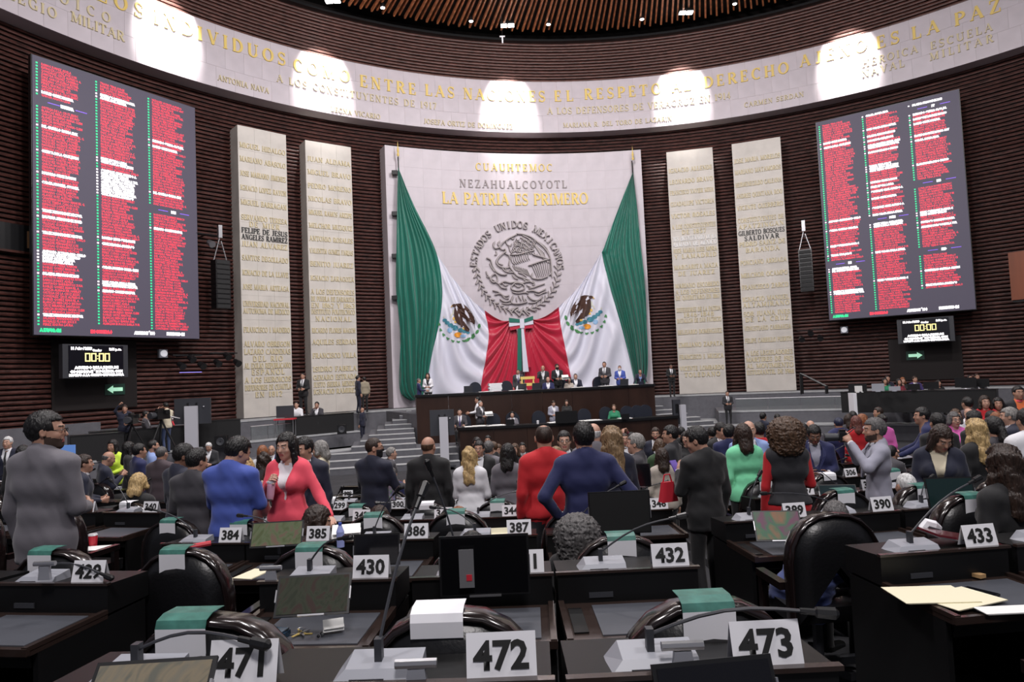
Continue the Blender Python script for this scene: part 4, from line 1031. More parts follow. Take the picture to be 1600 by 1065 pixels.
tablet('olive green tablet tilted on the desk beside card 430',at(490,929,3.42),.36,.20,.06,.62,so)
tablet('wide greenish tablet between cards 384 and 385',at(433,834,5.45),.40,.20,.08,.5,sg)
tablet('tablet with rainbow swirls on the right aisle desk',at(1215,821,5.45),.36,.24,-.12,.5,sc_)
tablet('small tablet with coloured reflections behind card 342',at(598,768,8.9),.36,.24,-.05,.3,wavemat('painted_reflection_blue',(.2,.25,.45),(.3,.2,.25),(.2,.35,.25),4,.2))  # coloured reflections painted in, with slight emission
tablet('large black screen back standing before the man in navy suit',at(968,800,5.6),.50,.34,0,.03,mat('dull_black',(.008,.008,.008),.5))
tablet('black screen on desk 431 with a paper strip on it',at(757,882,3.55),.46,.30,0,.05,mat('smoked_glass',(.004,.004,.005),.15))
tablet('low black screen in front of card 473 at the bottom edge',at(1120,1083,1.78),.32,.16,.12,.35,sb)
tablet('black screen beside card 386',at(589,858,4.05),.27,.18,0,.15,sb)
tablet('dark screen leaning beside the woman in navy on the right',at(1485,770,5.3),.35,.24,-.1,.25,mat('dark_teal_glass',(.01,.025,.025),.15))
tablet('dark tablet near card 305 on the right',at(1310,772,6.6),.34,.2,-.2,.6,mat('teal_glass',(.02,.035,.04),.15))
tablet('dark screen between blonde woman and black-haired woman',at(751,758,8.9),.28,.2,0,.1,sb)
tablet('dark laptop screen in front of grey-haired man in navy suit',at(1001,742,7.6),.22,.25,0,.1,sb)
tablet('olive reflecting tablet at the bottom left desk',at(232,1085,1.85),.32,.18,.05,.75,wavemat('painted_reflection_brown',(.16,.15,.12),(.2,.17,.12),(.12,.12,.1),4))  # reflection painted in as brownish noise
# grey bar and post stands on the near hoods
for x,y,Y,s in ((423,887,3.85,1),(650,1036,2.0,1),(1066,1008,2.0,1),(590,836,5.7,1),(70,880,3.9,1),(1240,815,5.8,1)):
    p=at(x,y,Y); t=thing('bracket_stand','grey bar and post stand '+{423:'behind the olive tablet',650:'at the bottom centre of the photo',1066:'under the green slip near the bottom right',590:'beside the small black screen near the middle',70:'on the left desk below the grey suit',1240:'behind the rainbow tablet'}[x],'stand',p,0,'tablet bracket stands')
    MB().tube([(-.06,0,0),(.06,0,0)],.014,8).build('bar',steel,t); MB().hexa([(-.035,-.01,-.09),(.035,-.01,-.09),(.035,.01,-.09),(-.035,.01,-.09),(-.025,-.01,-.015),(.025,-.01,-.015),(.025,.01,-.015),(-.025,.01,-.015)]).build('post',grey_pl,t)
# papers
def sheet(label,c,w_,h_,yaw,mt=paper_m,tilt=0,name='paper_sheet',cat='paper',th=.003):
    t=MB().box((0,0,0),(w_,h_,th),rot=Matrix.Rotation(tilt,3,'X')).box((w_*.02,-h_*.01,-th),(w_*.98,h_*.97,th)).build(name,mt,None,loc=c,rz=yaw); tag(t,label,cat); return t
def desk_pt(px,py,r,blk,k,dz=.674):
    x,y,b,rz=DESK[(r,blk,k)]; return atz(px,py,b+dz)
sheet('white loose paper on the desk left of the keys, curled',desk_pt(148,856,3,'left',2),.30,.20,.1)
sheet('large cream document on the right desk',desk_pt(1452,928,1,'right',0,.69),.36,.26,-.05,cream_p)
sheet('cream sheet lying under the large document on the right desk',desk_pt(1500,934,1,'right',0,.684),.34,.24,.35,cream_p)
sheet('white paper at right front edge of the right desk',desk_pt(1572,952,1,'right',0,.684),.25,.1,.0)
sheet('cream paper on desk 385',desk_pt(390,893,2,'middle',1) if False else at(395,896,4.6),.14,.22,-.3,cream_p)
sheet('white open document beside card 385',at(541,829,5.95),.24,.20,.2,paper_m,.4)
sheet('crumpled white napkin on the desk of seat 430',desk_pt(521,976,1,'middle',0,.70),.10,.08,.3,paper_m,.5)
sheet('yellow note above black hair beside card 387',at(780,832,5.5),.13,.08,0,cream_p,1.1)
sheet('green leaflet strip over the black-haired head',at(730,846,4.3),.2,.03,0,slip_g)
t=thing('cup','red drinking cup on the desk left of card 340','cup',desk_pt(128,857,3,'left',2,.665)+Vector((.05,.1,0)))
MB().lathe([(.035,0),(.042,.1),(.042,.105)],14).build('body',red_m,t); MB().lathe([(.043,.105),(.045,.11),(.036,.125)],14).build('lid',mat('clear_lid',(.6,.6,.62),.2),t)
# phone, wallet case, keys
t=thing('mobile_phone','black smartphone lying on the right desk beside cream papers','phone',desk_pt(1530,925,1,'right',0,.675),.5)
MB().box((0,0,0),(.08,.16,.01)).build('body',black_pl,t); MB().box((0,0,.006),(.074,.15,.002)).build('display',sb,t)
t=MB().box((0,0,0),(.045,.06,.02)).build('wooden_block',mat('tan_wood',(.45,.28,.13),.5),None,loc=desk_pt(1528,898,1,'right',0,.68),rz=.4); tag(t,'small tan block behind the phone on right desk','block')
t=thing('glasses_case','dark blue patterned case on the desk of seat 430','case',desk_pt(425,990,1,'middle',0,.68),-.25)
MB().box((0,0,0),(.16,.075,.025)).box((0,0,.018),(.15,.065,.012)).build('body',wavemat('blue_print',(.02,.03,.06),(.05,.12,.2),(.02,.02,.03),30),t)
t=thing('key_bunch','bunch of keys on a ring on the desk of seat 430','keys',desk_pt(470,990,1,'middle',0,.67))
for i in range(6):
    a=i*1.05; MB().box((.035*math.cos(a),.03*math.sin(a),.004*(i%3)),(.045,.01,.004),rot=Matrix.Rotation(a,3,'Z')).lathe([(.010,0),(.010,.004)],8,c=(.015*math.cos(a),.015*math.sin(a),.003*(i%3))).build('key',steel if i%2 else gold,t)
pts=[(.02*math.cos(k*PI/6)-.01,.02*math.sin(k*PI/6)+.04,.01) for k in range(13)]
MB().tube(pts,.002,5).build('key_ring',steel,t)
t=thing('bead_charm','small cluster of dark beads beside the keys','charm',desk_pt(504,993,1,'middle',0,.67))
for i in range(9): MB().lathe([(.002,-.008),(.008,-.003),(.008,.003),(.002,.008)],8,c=(.014*math.cos(i*2.1)*(i%3),.014*math.sin(i*2.1)*(i%3),.008)).build('bead',steel if i%3==0 else black_pl,t)
t=thing('bottle','clear water bottle with blue cap on desk 385','bottle',at(532,842,5.5)-Vector((0,0,.06)))
MB().lathe([(.03,0),(.032,.12),(.012,.17)],12).build('body',mat('water_plastic',(.35,.4,.75),.1),t); MB().lathe([(.014,.17),(.014,.19)],10).build('cap',mat('blue_cap',(.05,.1,.5),.4),t)
t=thing('folder','dark red glossy folder lying behind the right microphone','folder',at(1500,838,4.05),.0)
MB().box((0,0,0),(.38,.22,.012),rot=Matrix.Rotation(.2,3,'Y')).build('cover',mat('oxblood_leather',(.12,.012,.02),.2,coat=.6),t); MB().box((0,0,-.01),(.36,.2,.01),rot=Matrix.Rotation(.2,3,'Y')).build('pages',paper_m,t)
t=tag(MB().tube([(-.06,0,0),(-.02,.02,.03),(.02,.0,.02),(.06,.01,.0)],[.02,.035,.03,.015],7).build('tissue',white_m,None,loc=at(1455,826,4.2)),'crumpled white tissue behind the dark red folder','tissue')
t=thing('pen_case','bright red pen pouch next to card 384','case',at(308,853,5.45),.5); MB().tube([(-.1,0,0),(.1,0,.01)],[.02,.02],8).build('pouch',red_m,t); MB().tube([(-.2,0,.0),(-.1,0,.0)],.006,6).build('pen',black_pl,t)
t=sheet('clipped white paper strip with red stamp hanging on the screen at desk 431',at(729,888,3.50),.075,.012,0,white_m); t.data=MB().box((0,0,0),(.075,.003,.19)).mesh('strip',mat('sheer_paper',(.16,.16,.17),.6)); MB().box((.012,-.003,-.045),(.028,.003,.03)).build('stamp',red_m,t)
# ============================================================ STAGE FURNITURE
def desk_table(label,c,w_,d_,h_,rz,cloth=True,name='table'):
    t=thing(name,label,'table',c,rz)
    MB().box((0,0,h_-.02),(w_,d_,.04)).build('tabletop',black_pl,t)
    MB().box((0,-d_/2+.015,h_/2-.02),(w_-.04,.02,h_-.04)).build('modesty_panel',mat('black_cloth_panel',(.006,.006,.007),.8),t)
    for sx in(-1,1): MB().box((sx*(w_/2-.03),0,h_/2-.02),(.05,d_-.05,h_-.04)).build('leg',black_pl,t)
    return t
def monitor(label,c,w_,h_,rz,face=True,cat='monitor',post=None):
    t=thing('monitor',label,cat,c,rz)
    MB().box((0,0,h_/2),(w_,.05,h_)).build('casing',mat('monitor_back_grey',(.035,.037,.045),.45),t)
    MB().box((0,.03 if not face else -.03,h_/2),(w_*.7,.04,h_*.6)).build('rear_housing' if face else 'display',black_pl,t)
    if post: MB().box((0,-.05,-post/2),(.09,.05,post)).box((0,0,-post+.02),(w_*.5,.4,.04)).build('stand',grey_dk,t)
    return t
tb=ang(at(500,650,28))
def tz(px,py,z): return atz(px,py,z)
p=at(500,652,27.6); desk_table('black table for two operators below the second pillar',(p.x,p.y,zr(-1.95)),2.6,.8,.78,-tb)
p=at(545,652,27.9); 
p=at(446,664,26.2); t=thing('equipment_cart','flat dark monitor on a red topped cart beside the operators table','cart',(p.x,p.y,zr(-1.95)),.1)
MB().box((0,0,.72),(.75,.5,.05)).build('red_top',red_m,t); MB().box((0,0,1.0),(.65,.05,.45)).build('monitor_case',grey_dk,t)
for sx in(-1,1):
    for sy in(-1,1): MB().box((sx*.33,sy*.2,.35),(.03,.03,.7)).build('leg',steel,t)
p=at(1432,636,25.5); a=ang(p); desk_table('long black press table on the right terrace',(p.x,p.y,zr(-1.95)),5.0,.8,.8,-a)
p=at(280,690,22.5); desk_table('black table left of the large monitor on the left terrace',(p.x-1.2,p.y,zr(-1.95)),3.0,.8,.8,.6)
p=at(340,680,24); desk_table('black table with cables right of the large monitor',(p.x,p.y,zr(-1.95)),1.5,.8,.9,.4)
p=at(150,678,20.5); desk_table('small black table behind the empty swivel chair at left',(p.x,p.y,zr(-1.95)),1.4,.6,.8,.7)
# big backs of confidence monitors with pale columns
def bigmon(label,px,py,Y,w_,h_,colx,colw,coltop,colbot,rz):
    p=at(px,py,Y); t=thing('floor_monitor',label,'monitor',p,rz); s=Y/FPX
    MB().box((0,0,-h_/2),(w_,.10,h_)).build('screen_back',mat('monitor_back_grey',(.035,.037,.045),.45),t)
    for q in(-.12,.12): MB().box((q*w_,-.07,-h_*.35),(.05,.05,h_*.35)).build('mounting_rail',black_pl,t)
    MB().box((colx,-.16,(coltop+colbot)/2),(colw,.12,coltop-colbot)).build('stand_column',mat('pale_column',(.50,.50,.55),.5),t)
    MB().box((colx,-.16,colbot+.03),(colw*2.4,.8,.06)).build('foot_plate',grey_dk,t)
    MB().lathe([(.02,0),(.025,.03)],8,c=(.32*w_,-.07,-h_*.35)).build('logo_disc',white_m,t)
bigmon('big grey monitor back on a pale column at the left terrace',301,622,22.8,1.15,.85,0,.40,-.25,-1.85,.1)
bigmon('big dark monitor on pale column at the left end of the dais',690,640,24.2,.85,.9,.04,.30,-.25,-1.95,.15)
bigmon('dark monitor on pale column at the right end of the dais',1056,624,26.5,.32,.95,.18,.22,-.2,-1.95,.3)
# red rope stanchions
prev=None
t=thing('rope_barrier','red rope slung between chrome posts beside the big left monitor','barrier',(0,0,0))
PX=[(270,690),(297,694),(326,688)]
tops=[]
for x,y in PX:
    b=atz(x,y+8,zr(-1.95)); MB().lathe([(.13,0),(.13,.02),(.025,.04),(.025,.95),(.045,.98),(.02,1.02)],10,c=b).build('post',steel,t); tops.append(b+Vector((0,0,.9)))
for a,b in zip(tops,tops[1:]):
    MB().tube([a+(b-a)*(i/8)-Vector((0,0,.42*math.sin(PI*i/8))) for i in range(9)],.028,6).build('rope',red_m,t)
# dais chairs
def dchair(label,p,rz,s=1):
    t=thing('dais_chair',label,'chair',p,rz,'dark armchairs on the dais')
    n=12;P=[];
    m=MB(); poly=[(-.26,.45),(.26,.45)]+[(.27*math.cos(PI*i/n),.85+.3*math.sin(PI*i/n)) for i in range(n+1)]
    m.prism(poly,lambda u,v,d:(u,-d,v),-.06,.06); m.build('backrest',mat('blue_black_leather',(.018,.021,.032),.4),t)
    MB().box((0,-.3,.45),(.52,.5,.1)).build('seat',mat('blue_black_leather',(.018,.021,.032),.4),t)
    for q in(-.28,.28): MB().box((q,-.25,.62),(.05,.35,.05)).box((q,-.38,.53),(.04,.05,.18)).build('armrest',black_pl,t)
    MB().lathe([(.22,0),(.2,.05),(.04,.08),(.04,.42)],10,c=(0,-.25,0)).build('swivel_base',grey_dk,t)
    return t
lo=zr(-2.49); up=zr(-1.3); i=0
for px,Y in ((770,26.2),(841,26.4),(912,26.6),(946,27.2),(979,27.2),(995,27.4),(1008,27.5),(724,26.3),(800,26.4)):
    p=at(px,640,Y); dchair('dark rounded armchair behind the lower dais counter, %s from left'%{724:'first',770:'second',800:'third',841:'fourth',912:'fifth',946:'sixth',979:'seventh',995:'eighth',1008:'ninth'}[px],(p.x,p.y,lo),DRZ+PI+PI)
for px,Y in ((742,28.8),(791,28.7),(856,28.9),(877,29.0),(935,29.4)):
    p=at(px,600,Y+1.0); dchair('dark rounded armchair behind the upper dais counter, %s from left'%{742:'first',791:'second',856:'third',877:'fourth',935:'fifth'}[px],(p.x,p.y,up),DRZ)
# things on the counters
def on_counter(px,v,top,vf,mk):
    p=at(px,600,28); q=p-DO; 
    return p
p=at(773,604,28.3); t=thing('paper_stack','tall stack of white papers on the upper dais counter','papers',(p.x,p.y,UCZ),DRZ)
for k in range(6): MB().box((.02*(k%2),0,.03+.055*k),(.5+.03*(k%3),.3,.05)).build('bundle',white_m,t)
for px,py,Y,lab in ((731,606,28.2,'left laptop on the upper dais counter'),(837,600,28.3,'middle laptop on the upper dais counter'),(815,604,28.2,'small laptop by the woman in white on the dais'),(974,600,28.6,'right tablet on the upper dais counter')):
    p=at(px,py,Y); t=thing('laptop','open dark '+lab,'laptop',(p.x,p.y,UCZ),DRZ); MB().box((0,0,.01),(.36,.25,.02)).build('keyboard_base',grey_dk,t); MB().box((0,-.12,.14),(.36,.02,.26),rot=Matrix.Rotation(.2,3,'X')).build('lid',grey_dk,t)
for px,py,Y,lab in ((797,667,25.1,'black laptop before the seated woman in grey'),(884,652,24.9,'large black monitor on the lower counter before the woman in black'),(976,650,25.4,'black laptop right of the woman in green')):
    big=px==884
    p=at(px,py,Y); t=thing('laptop',lab,'laptop',(p.x,p.y,LCZ),DRZ); w_=.82 if big else .3; h_=.42 if big else .2
    MB().box((0,0,.01),(w_*.7,.2,.02)).build('base',black_pl,t); MB().box((0,-.08,h_/2+.01),(w_,.03,h_)).build('lid',black_pl,t)
for k,(px,w_) in enumerate(((745,.9),(775,.7),(872,.6),(930,.8),(990,.5))):
    p=at(px,664,25.0); q=Vector(((p.x-DO.x)*DU.x+(p.y-DO.y)*DU.y,0,0)); u=q.x; c=dl(u,lvf(u)+.35,LCZ+.012)
    t=MB().box((0,0,0),(w_,.4,.014)).box((w_*.1,.02,.012),(w_*.5,.3,.01)).build('document',paper_m,None,loc=c,rz=DRZ); tag(t,'white papers spread on the lower counter, %s group from left'%ORD[k],'papers','papers on the lower counter')
for k,px in enumerate((757,805,905,955,1000)):
    p=at(px,606,28); u=(p.x-DO.x)*DU.x+(p.y-DO.y)*DU.y; c=dl(u,uvf(u)+.3,UCZ+.012)
    t=MB().box((0,0,0),(.6,.3,.014)).box((.1,.0,.01),(.3,.2,.008)).build('document',paper_m,None,loc=c,rz=DRZ); tag(t,'white papers on the upper counter, %s group from left'%ORD[k],'papers','papers on the upper counter')
for k,(px,py) in enumerate(((832,663),(764,603),(900,605))):
    u_=(at(px,py,26 if k==0 else 28)-DO).dot(DU); c=dl(u_,(lvf if k==0 else uvf)(u_)+.2,LCZ if k==0 else UCZ)
    t=thing('cup','small white cup on the '+('lower counter','upper counter beside paper stack','upper counter right of centre')[k],'cup',c); MB().lathe([(.04,0),(.05,.12),(.045,.12)],10).build('body',white_m,t); MB().lathe([(.02,.12),(.02,.13)],8).build('lid',paper_m,t)
p=at(824,587,29.2); t=thing('gilt_chair_back','gilded carved chair back behind the presiding seat','chair',(p.x,p.y,up),DRZ)
for k in (0,1): MB().box((0,0,.95+.28*k),(.62,.08,.12)).build('gilded_rail',gold,t)
MB().box((0,0,.5),(.5,.4,.1)).box((-.25,0,.6),(.06,.06,1.2)).box((.25,0,.6),(.06,.06,1.2)).build('frame',gold,t)
# swivel chair on left terrace
def office(label,p,rz):
    t=thing('office_chair',label,'chair',p,rz); MB().box((0,0,.45),(.45,.45,.07)).build('seat',black_pl,t)
    MB().box((0,.22,.8),(.42,.06,.45)).build('backrest',black_pl,t)
    for s in(-1,1):
        pts=[(s*.27,.12*math.cos(a),.62+.09*math.sin(a)) for a in [k*PI/5 for k in range(11)]]; MB().tube(pts,.018,5).build('ring_armrest',white_m,t)
    m=MB().lathe([(.03,.08),(.03,.42)],8)
    for k in range(5): m.box((.14*math.cos(k*1.256),.14*math.sin(k*1.256),.05),(.28,.04,.04),rot=Matrix.Rotation(k*1.256,3,'Z'))
    m.build('star_base',black_pl,t)
office('empty black swivel chair with pale ring armrests at the left',atz(132,707,zr(-1.95)),1.2)
p=atz(145,700,zr(-1.95)); 
# handrail on right ledge
t=thing('handrail','black stair handrail right of the fourth pillar','railing',(0,0,0))
A=at(1250,583,30.3);B_=at(1290,603,29.6);  m=MB(); m.tube([A,B_],.035,6); m.tube([A+Vector((.2,.3,-.02)),B_+Vector((.2,.3,-.02))],.035,6); m.build('rail',black_pl,t)
for q in (A,B_,A+Vector((.2,.3,0)),B_+Vector((.2,.3,0))): MB().tube([q,Vector((q.x,q.y,zr(-1.32)))],.04,6).build('post',black_pl,t)
for px,lab in ((1247,'left'),(1283,'right')):
    pass
# glass guard rails on the terraces
glass=mat('clear_glass',(.8,.85,.85),.05); glass.node_tree.nodes['Principled BSDF'].inputs['Transmission Weight'].default_value=.95
def guard(label,px0,px1,py,R,z):
    t=thing('glass_balustrade',label,'railing',(0,0,0)); a0,a1=ang(cyl(px0,py,R)),ang(cyl(px1,py,R)); n=6
    for k in range(n):
        b0=a0+(a1-a0)*k/n+.001; b1=a0+(a1-a0)*(k+1)/n-.001
        P=[pol(b0,R,z),pol(b1,R,z),pol(b1,R+.03,z),pol(b0,R+.03,z)]; P+= [p+Vector((0,0,.5)) for p in P]; MB().hexa(P).build('glass_pane',glass,t)
    m=MB(); m.tube([pol(a0+(a1-a0)*k/10,R,z+.52) for k in range(11)],.018,5); m.build('top_rail',steel,t)
guard('low glass balustrade along the right terrace edge',1150,1480,640,17.8,zr(-1.93)); guard('low glass balustrade in front of the left operators table',392,545,690,18.8,zr(-1.93))
# speaker boxes and bits
for px,py,Y,lab,s in ((346,688,23.2,'small black speaker box under the left terrace table',.38),(534,664,27,'black box on the terrace right of the operators table',.35)):
    p=at(px,py,Y); t=thing('speaker_box',lab,'loudspeaker',(p.x,p.y,zr(-1.93)),.2); MB().box((0,0,s/2),(s,s,s)).build('cabinet',black_pl,t); MB().lathe([(.03,0),(.12,.02),(.13,.0)],14).build('cone',grey_dk,t).matrix_local=Matrix.Translation((0,-s/2-.01,s/2))@Matrix.Rotation(PI/2,4,'X')
for px,py,Y,w_,h_,lab in ((1340,607,25.6,.62,.3,'leftmost laptop'),(1372,606,25.4,.42,.28,'silver laptop left of woman in green'),(1398,608,25.2,.38,.16,'row of small white monitors'),(1428,606,25.2,.4,.22,'dark laptop before man in purple suit'),(1455,604,25.3,.5,.26,'black monitor right of man in purple suit'),(1509,602,25.4,.68,.36,'wide black monitor'),(1535,604,25.3,.45,.30,'black laptop at right end')):
    p=at(px,py,Y); a=ang(p); t=thing('monitor',lab+' on the long press table','monitor',(p.x,p.y,zr(-1.95)+.805),-a)
    f_=grey_pl if 'silver' in lab or 'white' in lab else black_pl
    MB().box((0,0,h_/2+.03),(w_,.03,h_)).build('screen_back',f_,t); MB().box((0,.02,.02),(w_*.4,.2,.03)).build('base',f_,t)
t=thing('printer','white box and paper pile at left end of press table','printer',(*at(1331,607,25.6).xy,zr(-1.95)),0); MB().box((0,0,.4),(.12,.4,.8)).build('body',white_m,t); MB().box((.25,0,.93),(.25,.2,.25)).build('paper_pile',paper_m,t)
# ============================================================ PEOPLE
def snet(F,lo,h):
    n=F.shape; ins=F<0
    cells=tuple(k-1 for k in n); P=np.zeros(cells+(3,),np.float32); C=np.zeros(cells,np.float32)
    crosses=[]
    for a in range(3):
        s0=[slice(None)]*3; s1=[slice(None)]*3; s0[a]=slice(0,-1); s1[a]=slice(1,None)
        f0,f1=F[tuple(s0)],F[tuple(s1)]; cr=(f0<0)!=(f1<0)
        t=np.where(cr,f0/np.where(cr,f0-f1,1),0); crosses.append((cr,f0<0))
        o=[b for b in range(3) if b!=a]
        for u in(0,1):
            for v in(0,1):
                sl=[slice(None)]*3; sl[o[0]]=slice(u,u+cells[o[0]]); sl[o[1]]=slice(v,v+cells[o[1]])
                c=cr[tuple(sl)]; tt=t[tuple(sl)]
                C+=c; P[...,a]+=c*tt; P[...,o[0]]+=c*u; P[...,o[1]]+=c*v
    act=C>0; idx=np.full(cells,-1,np.int64); ijk=np.argwhere(act); idx[act]=np.arange(len(ijk))
    V=(ijk+P[act]/C[act][:,None])*h+np.array(lo)
    Q=[]
    for a in range(3):
        cr,neg=crosses[a]; o=[b for b in range(3) if b!=a]; o=[(a+1)%3,(a+2)%3]
        e=np.argwhere(cr); k=(e[:,o[0]]>0)&(e[:,o[1]]>0)&(e[:,o[0]]<n[o[0]]-1)&(e[:,o[1]]<n[o[1]]-1); e=e[k]
        if not len(e): continue
        q=[]
        for du,dv in((-1,-1),(0,-1),(0,0),(-1,0)):
            c=e.copy(); c[:,o[0]]+=du; c[:,o[1]]+=dv; q.append(idx[c[:,0],c[:,1],c[:,2]])
        q=np.stack(q,1); ng=neg[e[:,0],e[:,1],e[:,2]]; q[~ng]=q[~ng][:,::-1]; Q.append(q)
    return V.astype(np.float32),np.concatenate(Q) if Q else np.zeros((0,4),int)
def grid(lo,hi,h):
    ax=[np.arange(lo[i],hi[i]+h,h,dtype=np.float32) for i in range(3)]
    return np.stack(np.meshgrid(*ax,indexing='ij'),-1)
def cap(P,a,b,r0,r1,sy=1.0):
    a=np.array(a,np.float32);b=np.array(b,np.float32); d=b-a; L=float((d*d).sum())+1e-9
    q=P-a; t=np.clip((q@d)/L,0,1); w=q-t[...,None]*d
    if sy!=1.0: w=w*np.array([1,1/sy,1],np.float32)
    return np.sqrt((w*w).sum(-1))-(r0+(r1-r0)*t)
def ell(P,c,r):
    q=(P-np.array(c,np.float32))/np.array(r,np.float32); k=np.sqrt((q*q).sum(-1)); return (k-1)*min(r)
def smin(a,b,k):
    h=np.clip(.5+.5*(b-a)/k,0,1); return b*(1-h)+a*h-k*h*(1-h)
def sunion(L,k):
    d=L[0]
    for e in L[1:]: d=smin(d,e,k)
    return d
# ---- heads (face +Y); returns V,Q and material ids: 0 skin 1 eye white 2 iris 3 lips 4 brow
def make_head(fem,h):
    P=grid((-.12,-.15,-.25),(.12,.16,.15),h)
    w=.072 if fem else .077
    d=ell(P,(0,-.012,.03),(w,.095,.095))
    d=smin(d,ell(P,(0,.022,-.03),(w*.86,.07,.085)),.03)
    d=smin(d,cap(P,(0,.062,-.088),(0,.055,-.085),.02 if fem else .026,.022),.03)
    d=smin(d,cap(P,(0,-.02,-.06),(0,-.035,-.24),.052 if fem else .062,.056 if fem else .07),.025)
    d=smin(d,cap(P,(0,.086,.015),(0,.105,-.020),.008,.0125),.012)       # nose
    for s in(-1,1):
        d=np.maximum(d,-(ell(P,(s*.03,.098,.012),(.02,.018,.013))))
        d=smin(d,ell(P,(s*.03,.078,.011),(.015,.013,.013)),.004)
        d=smin(d,cap(P,(s*.015,.088,.034),(s*.045,.076,.034),.008,.006),.012)
        d=smin(d,ell(P,(s*.043,.062,-.022),(.018,.016,.016)),.02)
        e=np.maximum(ell(P,(s*(w+.004),-.008,.0),(.012,.02,.032)),-ell(P,(s*(w+.016),-.003,.0),(.008,.011,.02)))
        d=smin(d,e,.006)
    d=smin(d,cap(P,(-.018,.086,-.052),(.018,.086,-.052),.007,.007),.006)
    d=smin(d,cap(P,(-.014,.085,-.063),(.014,.085,-.063),.008,.008),.006)
    V,Q=snet(d,(-.12,-.15,-.25),h)
    c=V[Q].mean(1); m=np.zeros(len(Q),int)
    ex=np.abs(np.abs(c[:,0])-.03); 
    eye=(ex<.0115)&(np.abs(c[:,2]-.011)<.0048)&(c[:,1]>.07); m[eye]=1
    m[(ex<.006)&(np.abs(c[:,2]-.011)<.0055)&(c[:,1]>.07)]=2
    m[(np.abs(c[:,0])<.024)&(np.abs(c[:,2]+.0575)<.011)&(c[:,1]>.072)]=3
    m[(np.abs(np.abs(c[:,0])-.031)<.018)&(np.abs(c[:,2]-.035)<.0055)&(c[:,1]>.066)]=4
    return V,Q,m
HC={}
def head(fem,h):
    k=(fem,h)
    if k not in HC: HC[k]=make_head(fem,h)
    return HC[k]
def strands(P,k=1,a=.004):
    x,y,z=P[...,0],P[...,1],P[...,2]; th=np.arctan2(x,y+.02)
    return a*np.sin(th*26*k+6*np.sin(z*22))+a*.6*np.sin(th*47*k+9*z*10)
def make_hair(kind,h):
    lo,hi=(-.2,-.24,-.40),(.2,.16,.2)
    if kind in('short','crop','thin','bun','tied','ring','cap'): lo,hi=(-.13,-.22,-.14),(.13,.14,.17)
    P=grid(lo,hi,h); x,y,z=P[...,0],P[...,1],P[...,2]
    cap_=ell(P,(0,-.018,.035),(.088,.108,.108))
    face=np.maximum(.052-y,z-.068)                      # region in front and low: negative inside
    face=np.minimum(face,np.maximum(np.maximum(.0-y,z-.01),0.0-(np.abs(x)-.0)*0-1)) if False else face
    def trim(d,zlow,side=.02):
        d=np.maximum(d,-np.maximum(.048-y-.25*(z-.03),z-.072))
        d=np.maximum(d,-np.maximum(np.maximum(-.025-y,z-.012),-(.3)))   # clear ears/cheeks
        return np.maximum(d,zlow-z)
    if kind=='short': d=trim(cap_+strands(P,1,.0035)-.002,-.075)
    elif kind=='crop': d=trim(ell(P,(0,-.015,.033),(.081,.101,.101)),-.07)
    elif kind=='thin': d=np.maximum(trim(ell(P,(0,-.015,.033),(.082,.102,.101)),-.07),-ell(P,(0,-.02,.15),(.055,.07,.045)))
    elif kind=='ring': d=np.maximum(trim(ell(P,(0,-.015,.033),(.080,.100,.10)),-.07),z-.045)
    elif kind=='bun': d=np.minimum(trim(cap_+strands(P),-.07),ell(P,(0,-.14,.06),(.05,.045,.05))+strands(P,1,.003))
    elif kind=='tied':
        d=np.minimum(trim(cap_+strands(P)-.004,-.09),cap(P,(0,-.12,.0),(0,-.15,-.11),.04,.05)+strands(P,1.3))
    elif kind=='cap': d=trim(ell(P,(0,-.012,.035),(.09,.112,.105)),-.03); d=np.minimum(d,ell(P,(0,.09,.05),(.06,.06,.012)))
    elif kind=='curly':
        w_=.013*np.sin(x*95+3*np.sin(z*70))*np.sin(y*90+2)*np.sin(z*86+1+3*np.sin(x*50))
        d=ell(P,(0,-.045,.0),(.175,.15,.165))+w_
        d=smin(d,ell(P,(0,-.07,-.12),(.15,.11,.1))+w_,.04)
        d=np.maximum(d,-np.maximum(np.maximum(.04-y,np.abs(x)-.085),z-.075)); d=np.maximum(d,-.2-z)
    else:  # long / longwavy / bob
        L={'long':-.30,'wavy':-.33,'bob':-.13,'mid':-.2}[kind]
        st=strands(P,1.6,.0035 if kind!='wavy' else .0045)
        if kind=='wavy': st=st+.007*np.sin(z*40+4*x/.1+3*y/.1)
        back=cap(P,(0,-.055,.0),(0,-.095,L+.05),.088,.085 if kind!='bob' else .09,.75)
        d=smin(cap_-.004,back,.03)
        for s in(-1,1): d=smin(d,cap(P,(s*.07,.0,.03),(s*.095,.01,L+.09),.03,.032),.02)
        d=d+st
        d=np.maximum(d,-np.maximum(np.maximum(.022-y,np.abs(x)-.058-.0*z),z-.072-.0*x)); d=np.maximum(d,-np.maximum(.06-y,z-.06))
        d=np.maximum(d,L-z+.02*np.sin(x*60))
    return snet(d,lo,h)
HR={}
def hair(kind,h):
    k=(kind,h)
    if k not in HR: HR[k]=make_hair(kind,h)
    return HR[k]
